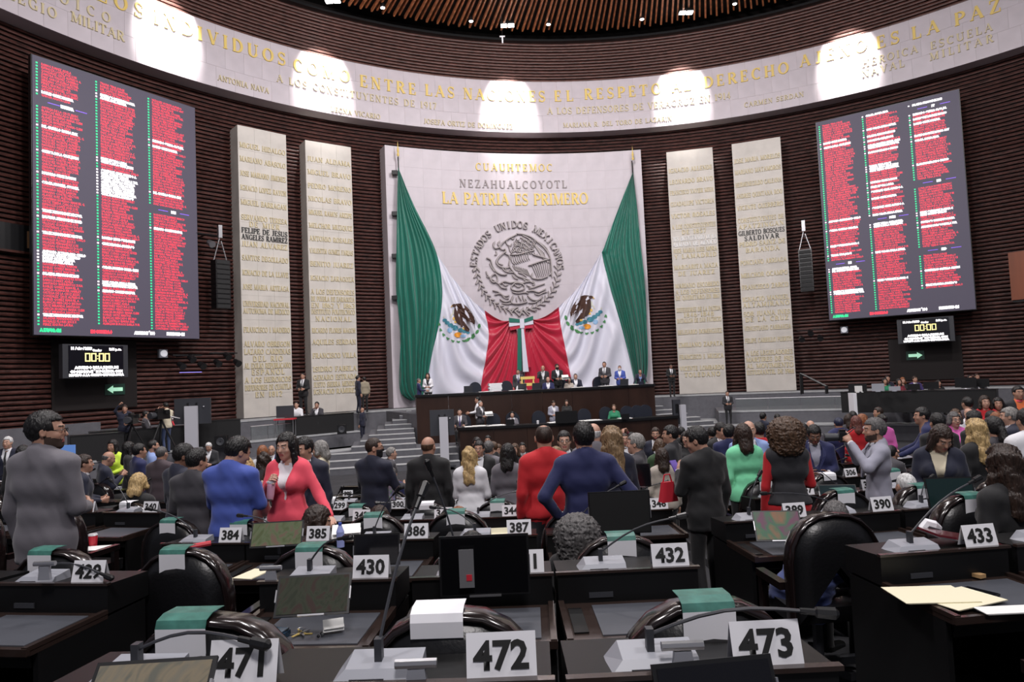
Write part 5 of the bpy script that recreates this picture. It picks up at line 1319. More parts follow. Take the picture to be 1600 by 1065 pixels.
# ---- hands: pointing to -Z from wrist, palm faces +Y, thumb on +X
def make_hand(kind,h):
    P=grid((-.075,-.06,-.22),(.085,.11,.03),h)
    d=cap(P,(0,0,.02),(0,0,-.02),.026,.028,.75)
    d=smin(d,sunion([cap(P,(x*.6,0,-.025),(x,0,-.085),.02,.0125,.8) for x in(-.03,-.01,.01,.03)],.012),.015)
    curl={'rest':.5,'grip':1.35,'flat':.08}[kind]
    for x,L in((-.033,.062),(-.011,.08),(.011,.084),(.033,.076)):
        a=np.array([x,0,-.085]); ang_=0
        for seg,l in enumerate((.42,.33,.25)):
            ang_+=curl*(.5 if seg==0 else .7); b=a+np.array([x*.03,math.sin(ang_),-math.cos(ang_)])*L*l*1.12
            d=smin(d,cap(P,a,b,.0105-.001*seg,.0095-.001*seg),.004); a=b
    t0=np.array([.024,.004,-.03]); t1=t0+np.array([.03,.018 if kind!='flat' else .0,-.03]); t2=t1+np.array([.008,.026 if kind=='grip' else .006,-.032])
    d=smin(d,cap(P,t0,t1,.015,.012),.01); d=smin(d,cap(P,t1,t2,.0115,.0095),.004)
    return snet(d,(-.075,-.06,-.22),h)
HN={}
def hand(kind,h):
    k=(kind,h)
    if k not in HN: HN[k]=make_hand(kind,h)
    return HN[k]
SK={'l':mat('skin_light',(.52,.30,.22),.5),'m':mat('skin_tan',(.43,.235,.165),.5),'d':mat('skin_brown',(.20,.098,.065),.5)}
eyew=mat('eye_white',(.7,.68,.66),.3); eyeb=mat('eye_iris',(.02,.012,.008),.2); lip=mat('lips',(.36,.10,.09),.4); brow=mat('brow_hair',(.02,.014,.01),.8); shoe=mat('black_shoe',(.008,.008,.008),.3)
beard_m=mat('beard_stubble',(.055,.032,.024),.9)
def hcol(n):
    c={'k':(.008,.007,.007),'b':(.028,.015,.010),'n':(.075,.04,.022),'y':(.48,.33,.15),'g':(.22,.21,.20),'w':(.6,.6,.6),'o':(.25,.09,.035),'r':(.13,.04,.03),'s':(.09,.085,.085),'v':(.015,.02,.05),'t':(.23,.15,.08)}[n]
    return mat('hair_'+{'k':'black','b':'dark_brown','n':'brown','y':'blonde','g':'grey','w':'white','o':'auburn','r':'reddish','s':'salt_pepper','v':'navy_cap','t':'golden_brown'}[n],c,.42,bump=.5,bscale=120,stretch=(1,1,.15),vary=.45,vscale=60)
def fab(c): 
    return mat('cloth_%02x%02x%02x'%tuple(int(v) for v in c),srgb(*c),.78,bump=.12,bscale=260,sheen=.15)
CL={'k':(20,20,23),'ch':(38,38,43),'nv':(22,26,48),'nb':(28,34,80),'bl':(66,86,168),'gr':(104,101,108),'dg':(58,56,62),'lg':(150,150,165),'rd':(190,25,35),'pk':(235,80,100),'wh':(225,225,230),'mt':(125,220,170),'lb':(135,155,205),'hv':(205,235,70),'or':(220,110,60),'gn':(30,120,85),'pu':(60,45,105),'mp':(230,110,190),'cr':(215,205,180),'mr':(110,20,40),'ol':(50,75,45),'bg':(175,165,155),'pn':(72,60,66),'pf':(52,66,120),'jn':(52,66,100),'tn':(150,140,120)}
POSE={ # elbow, wrist offsets from the shoulder for the right(+x) arm ; mirrored for the left
 'down':((.05,-.02,-.28),(.06,.05,-.51),'rest'),'front':((.05,.02,-.27),(-.06,.20,-.30),'grip'),'type':((.06,.10,-.25),(.0,.33,-.28),'rest'),
 'phone':((.04,.08,-.25),(-.09,.24,-.10),'grip'),'hip':((.17,-.08,-.24),(.05,.03,-.42),'rest'),'pocket':((.12,-.08,-.26),(.08,.04,-.48),'grip'),
 'table':((.07,.14,-.24),(.10,.38,-.36),'flat'),'face':((.03,.16,-.18),(-.12,.17,.06),'grip'),'cam':((.14,.15,-.14),(-.05,.27,.10),'grip'),'up':((.1,.1,.14),(-.04,.16,.34),'grip'),
 'lean':((.10,.16,-.22),(.2,.36,-.42),'flat'),'cross':((.06,.06,-.26),(-.18,.2,-.20),'rest'),'side':((.14,.02,-.25),(.30,.14,-.44),'flat')}
def rotx(v,a,o):
    y,z=v[1]-o[1],v[2]-o[2]; return np.array([v[0],o[1]+y*math.cos(a)-z*math.sin(a),o[2]+y*math.sin(a)+z*math.cos(a)])
UNPLACED=[]; FOLK=[]
def person(px,py,Y,face,top,hairk,label,pose='down',poseL=None,legs='k',skin='m',style='suit',seat=False,lean=0,yaw=0,pitch=0,fem=None,collar='wh',tie=None,floor=None,beard=False,mask=None,shirt='wh',scale=None,xs=1.0,glasses=False,s_lock=None):
    hk,hc_=hairk.split('/') if '/' in hairk else (hairk,'k')
    if fem is None: fem=hk in('long','wavy','bob','mid','curly','bun','tied')
    p=at(px,py,Y)
    if floor is None and Y<16.5:
        for r,blk,dz_,df_,cs,n0 in ROWS:
            yr=p.y-bow(p.x)-ROWZ[r]-dz_
            if -.70<yr<.5 and min(abs(p.x-c) for c in cs)<.62:
                Y+= (-.74-yr) if yr<.1 else ((.62 if seat else .55)-yr); break
        p=at(px,py,Y)
    elif floor is not None or seat:
        q=p-DO; u_=q.dot(DU); v_=q.dot(DV)
        if -5.2<u_<5.4 and -.3<v_<1.15: Y+=(1.15-v_); p=at(px,py,Y)
        if -4<u_<5 and -3.2<v_<-1.75: Y+=(-1.75-v_); p=at(px,py,Y)
    fz=level_at(p.x,p.y) if floor is None else floor
    if seat: s=s_lock or 1.0; base=p.z-1.335*s
    else:
        s=(p.z-fz)/1.742
        if s<.86 or s>1.12: UNPLACED.append((label,round(s,2)))
        s=min(max(s,.86),1.12); base=p.z-1.742*s
    if lean:   # put the head, not the hips, on the sight line
        th_=math.radians(lean); h_=(1.742-.93)*s if not seat else .82*s; f_=math.radians(face)
        dx_,dy_=-math.sin(f_)*math.sin(th_)*h_,math.cos(f_)*math.sin(th_)*h_
        p=Vector((p.x-dx_,p.y-dy_,p.z)); base+=h_*(1-math.cos(th_)) if seat else 0
    FOLK.append((p.x,p.y,seat))
    near=Y<9.5; hb=.018 if Y<6.8 else .022 if Y<8.8 else (.03 if Y<12 else .042); hh=.0075 if Y<9.6 else (.011 if Y<14 else .017); hhand=.006 if Y<9.6 else .011
    root=thing('person',label,'person',(p.x,p.y,base),math.radians(face)); root.scale=(s,s,s)
    root.location=(p.x,p.y,base)
    lean=-math.radians(lean); hipz=.50 if seat else .93; dz=hipz-.93; O=np.array([0,0,hipz])
    def up(v): return rotx(np.array(v,float)+np.array([0,0,dz]),lean,O)
    sw=.165 if fem else .188; 
    hipw=.105 if fem else .09
    # joints
    hips=[up((s_*hipw,0,.91)) for s_ in(-1,1)]
    if seat:
        knees=[np.array((s_*.13,.44,.50)) for s_ in(-1,1)]; ank=[np.array((s_*.12,.42,.09)) for s_ in(-1,1)]
    else:
        knees=[np.array((s_*.10,.03,.50)) for s_ in(-1,1)]; ank=[np.array((s_*.11,-.01+.04*s_,.09)) for s_ in(-1,1)]
        hips=[np.array((s_*hipw,0,.91)) for s_ in(-1,1)]
    poses=[poseL or pose,pose]; arms=[]
    for i,s_ in enumerate((-1,1)):
        e,w_,hk_=POSE[poses[i]]; sh=up((s_*sw,-.01,1.415))
        arms.append((sh,sh+np.array((s_*e[0],e[1],e[2])),sh+np.array((s_*w_[0],w_[1],w_[2])),hk_))
    if seat:
        lo=(-.5,-.35,-.01); hi=(.5,.7,1.5)
    else: lo=(-.52,-.40,-.02); hi=(.52,.66 if lean or 1 else .5,1.6)
    allj=np.array([a for A in arms for a in A[:3]]+[k for k in knees+ank]+[up((0,0,1.45))]); mn=allj.min(0)-.17; mx=allj.max(0)+.17
    lo=(min(mn[0],-.3),min(mn[1],-.24),-.01); hi=(max(mx[0],.3),max(mx[1],.3),mx[2]+.02)
    P=grid(lo,hi,hb)
    # torso
    T=[cap(P,up((-.07,0,.95)),up((.07,0,.95)),.125 if not fem else .13,.125 if not fem else .13,.85),
       cap(P,up((-.05,.0,1.10)),up((.05,.0,1.10)),.115 if not fem else .095,.115 if not fem else .095,.85),
       cap(P,up((-.085,0,1.29)),up((.085,0,1.29)),.125 if not fem else .105,.125 if not fem else .105,.85),
       cap(P,up((-sw+.045,-.015,1.41)),up((sw-.045,-.015,1.41)),.07,.07)]+[cap(P,up((s_*.13,-.02,1.43)),up((s_*.03,-.03,1.49)),.045,.045) for s_ in(-1,1)]
    if fem: T+= [ell(P,up((s_*.07,.095,1.29)),(.06,.05,.06)) for s_ in(-1,1)]
    tor=sunion(T,.05)
    nk=cap(P,up((0,-.02,1.42)),up((0,.0,1.53)),.056,.05)
    AR=[]
    for sh,e,w_,_ in arms: AR.append(smin(cap(P,sh,e,.056 if not fem else .047,.043),cap(P,e,w_,.042,.030),.015))
    arm=np.minimum(AR[0],AR[1])
    LG=[smin(cap(P,hips[i],knees[i],.088,.062),cap(P,knees[i],ank[i],.060,.046),.02) for i in(0,1)]
    leg=np.minimum(LG[0],LG[1]); 
    if style=='dress' and not seat: leg=smin(leg,cap(P,(0,0,.9),(0,0,.52),.16,.19,.8),.03)
    sho=np.minimum(*[cap(P,ank[i]+np.array((0,0,-.04)),ank[i]+np.array((.01*(1 if i else -1),.16,-.05)),.046,.038) for i in(0,1)])
    x,y,z=P[...,0],P[...,1],P[...,2]
    upper=smin(tor,arm,.035)
    wr=.002*np.sin(z*38+x*30+4*np.sin(y*15+x*8))*np.sin(x*22+z*17+2*np.sin(y*18))
    body=sunion([upper,leg,nk],.03); body=smin(body,sho,.02)
    V,Q=snet(body,lo,hb)
    def sample(D,V):
        i=np.clip(np.rint((V-np.array(lo))/hb).astype(int),0,np.array(D.shape)-1); return D[i[:,0],i[:,1],i[:,2]]
    c=V[Q].mean(1); D=np.stack([sample(d,c) for d in(upper,leg,nk,sho)],1); mi=D.argmin(1)  # 0 shirt 1 trousers 2 skin 3 shoe
    waist=up((0,0,.99)); 
    Vs=[V];Qs=[Q];Ms=[np.select([mi==0,mi==1,mi==2,mi==3],[5,6,0,7])]; off=len(V)
    # head
    hv,hq,hm=head(fem,hh); hr=Matrix.Rotation(math.radians(yaw),3,'Z')@Matrix.Rotation(math.radians(pitch),3,'X'); hr=np.array(hr)
    hp=up((0,.012,1.622)); piv=np.array((0,-.02,-.12)); 
    lw=np.clip((hv[:,2]+.22)/.12,0,1)[:,None]
    hv2=(hv-piv)@hr.T+piv; hv2=hv*(1-lw)+hv2*lw
    # neck follows lean a little
    Vs.append(hv2+hp); Qs.append(hq+off); 
    hm=hm.copy()
    if beard:
        cc=hv[hq].mean(1); hm[(cc[:,2]<-.022-.3*cc[:,1])&(cc[:,1]>-.005)&(cc[:,2]>-.085-.35*cc[:,1])&(hm!=3)]=8
    if mask: 
        cc=hv[hq].mean(1); hm[(cc[:,2]<-.005)&(cc[:,1]>.02)&(cc[:,2]>-.12)]=9
    Ms.append(hm); off+=len(hv)
    for i,(sh,e,w_,hk_) in enumerate(arms):
        ha,hqq=hand(hk_,hhand); d=Vector(w_-e).normalized(); s_=-1 if i==0 else 1
        if hk_=='flat': d=(d+Vector((0,.6,.5))).normalized()
        zax=-d; ref=Vector((-s_,0,0)) if hk_!='flat' else Vector((0,0,-1)); yax=(ref-zax*ref.dot(zax)).normalized(); xax=yax.cross(zax)
        hv3=ha.copy()
        # thumb forward / inward
        Mx=np.array([xax,yax,zax]).T
        want=Vector((0,1,.3)) if hk_!='flat' else Vector((-s_,0,0))
        if want.dot(xax)<0: hv3[:,0]*=-1; hqq=hqq[:,::-1]
        if fem: hv3=hv3*.9
        Vs.append(hv3@Mx.T+w_+np.array(d)*.02); Qs.append(hqq+off); Ms.append(np.zeros(len(hqq),int)); off+=len(ha)
    def mk(name,V,Q,mats,mids,parent):
        me=bpy.data.meshes.new(name); me.vertices.add(len(V)); me.vertices.foreach_set('co',np.ascontiguousarray(V,np.float32).ravel())
        n=len(Q); me.loops.add(4*n); me.loops.foreach_set('vertex_index',np.ascontiguousarray(Q,np.int32).ravel()); me.polygons.add(n)
        me.polygons.foreach_set('loop_start',np.arange(0,4*n,4,dtype=np.int32))
        for m_ in mats: me.materials.append(m_)
        if mids is not None: me.polygons.foreach_set('material_index',mids.astype(np.int32))
        me.polygons.foreach_set('use_smooth',np.ones(n,bool)); me.update(calc_edges=True); return link(name,me,parent)
    shm=fab(CL[shirt] if style in('suit','jacket','vest') else CL[top])
    body_o=mk('body',np.concatenate(Vs),np.concatenate(Qs),[SK[skin],eyew,eyeb,lip,brow,shm,fab(CL[legs]),shoe,beard_m,mat('black_mask',(.01,.01,.012),.7) if mask=='k' else white_m],np.concatenate(Ms),root)
    # jacket / top over the body
    infl=.016 if style in('suit','jacket','shirt') else .012
    if style=='puffer': infl=.035
    ar2=np.minimum(*[smin(cap(P,sh,e,.066 if not fem else .055,.053),cap(P,e,e+(w_-e)*.93,.052,.041),.02) for sh,e,w_,_ in arms])
    if style=='vest': ar2=ar2*0+1.0
    tr=tor-infl
    if style in('suit','jacket') and not fem:
        for s_ in(-1,1): tr=smin(tr,ell(P,up((s_*.175,-.01,1.438)),(.075,.075,.045)),.03)
    if style!='blouse' and style!='dress': tr=smin(tr,cap(P,up((0,-.035,1.43)),up((0,-.035,1.505)),.08,.07),.02)
    hem=.80 if style in('suit','puffer') else (.86 if style!='shirt' else .90)
    if seat: hem=.86
    if style=='vest': hem=.97
    sk=cap(P,up((-.055,0,.95)),up((-.06,.0,hem-.02)),.128,.138,.85); sk2=cap(P,up((.055,0,.95)),up((.06,0,hem-.02)),.128,.138,.85)
    if style!='shirt' or 1: tr=sunion([tr,sk,sk2],.03)
    j=smin(tr,ar2,.03)+wr*(1.3 if style!='puffer' else 1.0)
    if style=='puffer': j=j+.006*np.sin(z*105+1.5*np.sin(x*14))
    # cut the hem and the neck
    lz=(P-O)@np.array([0,-math.sin(lean)*-1 if False else math.sin(-lean)*1.0,math.cos(lean)])+hipz  # height along the torso
    lz=((y-O[1])*math.sin(-lean)*1.0)*1.0+ (z-hipz)*math.cos(lean)+.93
    near_arm=ar2<.02
    j=np.where(near_arm&(tr>.03),j,np.maximum(j,(hem-lz)))
    ncap=cap(P,up((0,.012,1.46)),up((0,.012,1.62)),.060,.072)
    j=np.maximum(j,-ncap)
    if style in('suit','jacket'):
        ly=(y)*math.cos(lean)-(z-hipz)*math.sin(-lean)*1.0
        vee=np.maximum(np.maximum(np.abs(x)-np.clip((lz-1.12),0,1)*.22,.02-ly),1.10-lz); j=np.maximum(j,-vee)
    V2,Q2=snet(j,lo,hb)
    nm={'vest':'vest','suit':'jacket','jacket':'jacket','shirt':'shirt','puffer':'puffer_jacket','dress':'dress_top','blouse':'blouse'}[style]
    mt=fab(CL[top])
    if len(Q2): mk(nm,V2,Q2,[mt],None,root)
    # hair
    if hk!='bald':
        rv,rq=hair(hk,max(hh,.009)); rv2=(rv-piv)@hr.T+piv
        if hk in('long','wavy','mid','curly','bob') :
            w2=np.clip((rv[:,2]+.30)/.25,0,1)[:,None]; rv2=rv*(1-w2)+rv2*w2 if hk!='curly' else rv2
        mk('hair' if hk!='cap' else 'cap',rv2+hp,rq,[hcol(hc_)],None,root)
    if style=='suit' :
        # shirt collar ring
        cb=MB(); n=12; c0=up((0,.004,1.492)); 
        P0=[c0+np.array((.063*math.sin(2*PI*k/n),.061*math.cos(2*PI*k/n),-.008-.012*math.cos(2*PI*k/n))) for k in range(n)]; P1=[q+np.array((0,0,.034)) -(q-c0)*.1 for q in P0]
        cb.add(P0+P1,[(k,(k+1)%n,n+(k+1)%n,n+k) for k in range(n)]); cb.build('shirt_collar',fab(CL[collar]),root,smooth=True)
        if tie:
            a=up((0,.075,1.45)); b=up((0,.118,1.32)); c3=up((0,.115,1.12)); MB().tube([a,b,c3],[.014,.02,.028],4).build('tie',fab(CL[tie]),root)
    if style=='suit' and near:
        for sh,e,w_,_ in arms:
            d=(w_-e)/np.linalg.norm(w_-e); MB().tube([e+(w_-e)*.90,w_+d*.006],[.036,.033],10).build('shirt_cuff',fab(CL[collar]),root,smooth=True)
        for s_ in (-1,1):
            L_=[(s_*.066,.03,1.50),(s_*.085,.085,1.42),(s_*.075,.128,1.32),(s_*.02,.146,1.14)]; R_=[(s_*.10,.01,1.49),(s_*.135,.06,1.41),(s_*.12,.125,1.33),(s_*.03,.150,1.14)]
            L_=[up(q) for q in L_];R_=[up(q) for q in R_]; off_=np.array((0,.012,0)); V_=[q+off_ for q in L_+R_]+[q-off_*.2 for q in L_+R_]
            MB().add(V_,[(k,k+1,k+5,k+4) for k in range(3)]+[(k+1,k,k+8,k+9) for k in range(3)]+[(k+4,k+5,k+13,k+12) for k in range(3)]).build('lapel',fab(CL[top]),root)
    if glasses:
        g=MB()
        for s_ in(-1,1):
            pts=[(s_*.03+.019*math.cos(t*PI/4),.103,.01+.015*math.sin(t*PI/4)) for t in range(9)]; g.tube(pts,.0022,4,cap=False); g.tube([(s_*.049,.103,.013),(s_*.08,.0,.012)],.002,4)
        for k in range(len(g.v)):
            v=np.array(g.v[k]); g.v[k]=tuple((v-piv)@hr.T+piv+hp)
        g.build('glasses',black_pl,root)
    root['_j']=0; del root['_j']
    def world(v): return Matrix.Translation((p.x,p.y,base))@Matrix.Rotation(math.radians(face),4,'Z')@(Vector(v)*s)
    return root,[world(a[2]) for a in arms],world,hp
# ------------------------------------------------------------ who stands where: px,py = top of head in the photograph's frame, Y = depth
pr=person
U1=zr(-1.3); L2=zr(-2.49); TR=zr(-1.95)
# big near figures
A1=pr(70,646,4.95,-14,'gr','short/k','man in grey suit seen from behind, nearest on the left, bearded','front',pose and None if False else 'down',legs='dg',skin='m',yaw=-55,beard=True,glasses=True,collar='wh')
A2=pr(360,683,6.42,-12,'bl','short/k','man in bright blue suit looking down, back view beside card 384','phone','phone',legs='nv',skin='m',yaw=-35,pitch=-25)
A3=pr(449,678,7.7,172,'pk','long/k','woman in coral pink blazer holding a pale pink tumbler','phone','side',legs='k',skin='l',style='jacket',fem=True,yaw=-8,pitch=-5,shirt='wh')
A4=pr(477,684,8.3,165,'nv','short/k','man in dark navy suit just right of the woman in coral pink','down',skin='m',yaw=-12,pitch=-8,shirt='wh')
A5=pr(583,685,8.9,-25,'nv','crop/b','man in navy windbreaker with glasses and black mask, back view','type',skin='m',style='jacket',yaw=-55,mask='k',glasses=True)
A6=pr(668,683,8.7,0,'k','ring/n','bald man in black suit seen from behind at centre left','down',skin='m',yaw=-18)
A7=pr(849,665,7.5,12,'rd','thin/b','man in bright red shirt seen from behind at the centre','hip','down',style='shirt',skin='m',yaw=-8,legs='ch')
A8=pr(911,662,5.9,3,'nb','short/k','broad man in navy blue suit seen from behind, hands at his waist','hip','hip',skin='m',legs='nb',collar='lb')
A9=pr(955,669,6.9,14,'nv','wavy/t','woman with long golden brown hair beside the man in navy blue','front',style='blouse',skin='l',yaw=14)
A10=pr(1095,667,6.6,28,'k','short/k','man in black suit holding a phone, back view in the right aisle','down','phone',skin='m',yaw=38,pitch=-18,legs='k')
A11=pr(1160,664,8.0,4,'mt','mid/b','woman in mint green blouse seen from behind','front','down',style='blouse',skin='l',legs='k')
A12=pr(1225,657,6.7,-4,'ch','curly/n','woman with big curly hair, dark vest over red dress','front','down',style='vest',skin='l',legs='rd',shirt='rd')
A13=pr(1366,655,8.0,72,'lg','short/s','photographer in light grey jacket holding a black camera','cam','cam',skin='m',yaw=8,beard=True,shirt='k')
A14=pr(1463,661,6.7,150,'nv','mid/b','woman in navy and cream top looking down on the right','front','down',style='jacket',skin='m',pitch=-32,yaw=25,shirt='cr')
A15=pr(1524,657,7.2,10,'k','wavy/y','woman with long wavy blonde hair on the right','down',style='blouse',skin='l',seat=False)
A16=pr(1566,694,4.4,12,'k','wavy/b','woman with long dark brown hair seen from behind at the right edge','down',style='blouse',skin='m',seat=True)
A17=pr(1318,784,5.12,-62,'pf','short/s','seated man in quilted navy puffer jacket before the big arched chair','type','type',style='puffer',skin='m',seat=True,lean=42,pitch=5,yaw=40)
A18=pr(488,788,6.25,-70,'ol','bob/b','seated woman in profile between cards 385 and 430','type',style='blouse',skin='l',seat=True,pitch=-15,s_lock=1.12)
pr(592,789,6.6,0,'rd','mid/b','seated person with brown hair before card 386','type',style='blouse',skin='l',seat=True)
pr(716,791,6.6,0,'rd','bob/o','seated woman with auburn hair between cards 343 and 344','type',style='blouse',skin='l',seat=True)
pr(737,829,4.65,0,'k','short/k','seated person with black hair before card 387','type',skin='m',seat=True)
pr(900,804,4.6,0,'k','curly/s','seated person with frizzy black and grey hair left of card 432','type',style='blouse',skin='m',seat=True,s_lock=.9)
pr(1415,737,6.6,5,'k','crop/w','seated person with short white hair right of the photographer','type',skin='m',seat=True)
# left middle crowd
pr(12,683,14.5,190,'nv','short/w','white-haired man in navy suit and dark tie at the far left edge','down',skin='l',tie='k')
pr(36,697,11,10,'k','short/k','dark-haired person hidden behind the man in grey suit','down')
pr(131,709,9.6,-60,'nv','short/b','dark-haired man in profile just right of the grey suit','front',skin='m',seat=True)
pr(164,703,11.6,-50,'nv','ring/s','balding man in dark polo reading his phone','phone',style='shirt',skin='m',seat=True,pitch=-20)
pr(176,688,14,175,'hv','long/k','woman in fluorescent yellow vest facing the camera','front',style='blouse',skin='m')
pr(201,691,13.5,-60,'k','long/k','woman with long black hair right of the fluorescent vest','down',style='blouse')
pr(217,694,11.5,-45,'nb','short/k','man in blue suit profile below the camera operators','front',skin='m')
pr(239,688,13.5,-60,'lb','crop/k','balding man in light blue shirt on the left','down',style='shirt',skin='m',beard=True)
pr(252,698,11,-10,'pn','crop/s','man in purplish navy suit seen from behind on the left','down')
pr(216,738,8.4,-5,'k','bob/y','seated blonde woman in black on the left','down',style='blouse',skin='l',seat=True)
pr(281,695,7.4,-35,'nv','short/k','man in dark navy suit with pale blue collar, left of blue suit','front',skin='d',yaw=-30,pitch=-15,collar='lb')
pr(303,703,7.0,-8,'dg','short/k','man in charcoal suit with swept black hair left of blue suit','front',yaw=-25,pitch=-10,skin='m')
pr(327,691,17.5,180,'ch','short/w','old white-haired man reading a red phone under the left terrace','front',skin='l',pitch=-20)
pr(382,716,7.6,20,'bg','mid/y','blond woman in tweed jacket half hidden by the blue suit','front',style='jacket',skin='l',yaw=-20)
pr(410,697,12.5,0,'wh','mid/o','woman with reddish brown hair and white top behind pink blazer','down',style='blouse',skin='l')
pr(424,696,15,190,'nb','bald','bald man facing the camera behind the pink blazer','down',skin='m')
pr(412,708,10.2,0,'k','wavy/b','woman with wavy dark hair left of the pink blazer','down',style='blouse')
pr(500,690,11,90,'cr','bob/g','person in cream behind the navy suit pointing right','side',style='blouse',skin='l')
pr(611,698,14.5,-75,'dg','short/g','grey-haired man in suit turned right near the steps','down',skin='l',seat=True)
pr(612,729,12.3,0,'nb','crop/s','seated grey-haired man in blue beside the bald man','down',seat=True)
pr(733,700,9.3,-5,'wh','wavy/y','woman with long blonde hair and white jacket','front',style='jacket',skin='l',seat=False)
pr(748,690,12,175,'k','short/k','man facing the camera behind the long blonde hair','front',skin='m')
pr(745,684,15,190,'k','short/k','dark-haired man near the lower counter, left of three','down')
pr(762,681,17.2,175,'ch','short/k','dark-haired man near the lower counter, second of three','down',skin='m')
pr(763,690,12.5,-20,'gr','short/s','man in mid grey suit seen from behind near the lower counter','front')
pr(770,690,14,60,'k','crop/n','balding brown-haired man in profile in front of the dais','down',skin='l')
pr(778,695,14.5,170,'rd','mid/n','woman in red in front of the lower counter','down',style='blouse',skin='l')
pr(793,695,9.2,-12,'gr','mid/k','woman with straight black hair and grey jacket','front',style='jacket',skin='l')
pr(804,694,15,170,'k','mid/n','brown-haired woman left of the red shirt','down',style='blouse',skin='l')
pr(816,692,15.5,180,'k','short/k','dark-haired man facing the camera left of the red shirt','down',skin='m')
pr(881,675,9.6,178,'k','short/k','man with black-rimmed glasses between red shirt and navy suit','down',skin='l',glasses=True)
pr(868,700,8.6,150,'bg','mid/t','woman with brown hair behind the red shirt','down',style='blouse',skin='l')
pr(927,662,8.6,0,'gr','ring/w','bald white-haired man hidden behind the navy blue suit','down',skin='l')
pr(975,677,14,180,'wh','crop/b','balding man facing the camera right of the golden brown hair','down',skin='m')
pr(986,676,15,60,'mr','short/k','photographer in maroon raising a camera before the dais','up','up',style='shirt',skin='m')
pr(993,679,9.4,70,'dg','short/g','old grey-haired man in dark suit in profile facing left','down',skin='l',collar='wh')
pr(1024,669,13,165,'nv','short/b','bearded man in navy suit right of the grey-haired man','down',skin='m',beard=True)
pr(1047,666,11.3,60,'ch','short/k','man in dark suit in profile facing left, hand raised','front',skin='m',yaw=20)
pr(1030,687,11.6,0,'ol','bob/n','woman in olive green with light brown hair','down',style='blouse',skin='l')
pr(1034,702,9.8,0,'bg','mid/b','woman with brown hair and beige top seen from behind','down',style='blouse',skin='l')
pr(1064,668,13.5,10,'k','short/k','dark-haired person hidden behind the man in profile','down')
pr(1071,676,11.6,165,'k','wavy/k','woman with curly black hair facing the camera','down',style='blouse',skin='l')
pr(1112,668,13,0,'k','short/k','dark-haired person right of the black suit, further back','down')
pr(1124,661,10.8,-150,'k','short/k','man in black suit and white shirt looking down right','front',skin='m',pitch=-10)
pr(1139,664,10.2,-35,'nb','short/k','man in navy suit seen from behind left of the mint blouse','down')
pr(1169,658,9.7,175,'lb','bald','bald man facing the camera above the mint blouse','down',skin='l')
pr(1185,661,10.5,0,'rd','short/k','person with black hair and red top left of the curly hair','down',style='blouse')
pr(1192,645,17.5,-60,'nv','short/k','small man in navy suit below the right terrace','down',skin='m')
pr(1214,647,18,0,'wh','short/k','small man in white shirt below the right terrace','down',style='shirt',skin='m')
pr(1252,662,11.5,30,'k','mid/k','dark-haired woman right of the curly hair','down',style='blouse')
pr(1266,657,13.5,180,'gr','bald','bald man behind the man in navy right of curly hair','down',skin='l')
pr(1270,663,9.3,165,'nb','short/k','dark-skinned man in navy suit looking down right of curly hair','front',skin='d',pitch=-25,shirt='lg')
# right crowd
pr(1310,653,13,0,'nb','cap/v','person in navy with navy cap seen from behind','down',style='puffer')
pr(1325,648,14.5,-10,'dg','mid/b','brown-haired woman in grey below the press table','down',style='jacket')
pr(1332,643,15,0,'k','short/k','dark head behind the woman in grey below press table','down')
pr(1337,651,12.6,0,'rd','mid/r','woman with reddish hair in a red jacket','down',style='jacket')
pr(1347,648,13,-80,'wh','bob/o','woman with orange hair and white dress in profile','down',style='blouse',skin='l')
pr(1372,637,15.5,80,'hv','short/b','person in yellow and grey standing above the pink top','down',style='blouse',skin='m')
pr(1377,648,12.6,0,'mp','bun/k','woman in pink with hair in a bun','down',style='blouse',skin='l')
pr(1395,682,9.0,-60,'dg','crop/k','man in grey reaching forward behind the photographer','type','type',skin='m',lean=35)
pr(1437,636,10.6,60,'nb','short/k','man in navy suit leaning towards the desks','table',skin='m',lean=12,yaw=15)
pr(1464,647,9.2,0,'k','short/k','person with thick black hair behind the woman looking down','down')
pr(1490,645,10.8,175,'mp','bob/s','woman in bright pink with short grey hair and glasses','down',style='blouse',skin='l',glasses=True)
pr(1493,640,13,180,'wh','mid/n','light-haired person behind the woman in pink','down',style='blouse',skin='l')
pr(1513,638,13.4,180,'wh','ring/s','balding man behind the blonde waves','down',skin='l')
pr(1520,643,10,20,'k','short/k','person with black hair behind the blonde waves','down')
pr(1511,621,14,10,'pn','short/k','man in brownish suit seen from behind near the right terrace','down')
pr(1538,619,14,165,'rd','mid/b','woman in red dress near the right terrace, arms folded','cross',style='dress',skin='l',legs='rd')
pr(1559,622,14,150,'dg','mid/k','woman in striped top right of the red dress','down',style='blouse',skin='m')
pr(1548,643,11.5,0,'k','short/k','dark-haired person below the woman in red dress','down')
pr(1551,653,8.3,8,'dg','tied/k','woman with tied black hair on the right','down',style='blouse')
pr(1556,645,11,-10,'bg','mid/o','orange blond woman behind the tied black hair','down',style='blouse',skin='l')
pr(1576,638,9.6,60,'nv','short/g','grey-haired man in navy suit at the right','down',skin='l')
pr(1590,604,14,170,'ch','short/k','man in dark suit with pink shirt at the right edge','down',skin='m',shirt='or',collar='pk')
pr(1606,622,14,170,'rd','mid/b','woman in red cut off by the right edge','down',style='blouse',skin='m')
pr(1604,640,7.2,0,'wh','short/k','man in white shirt cut off by the right edge','down',style='shirt')
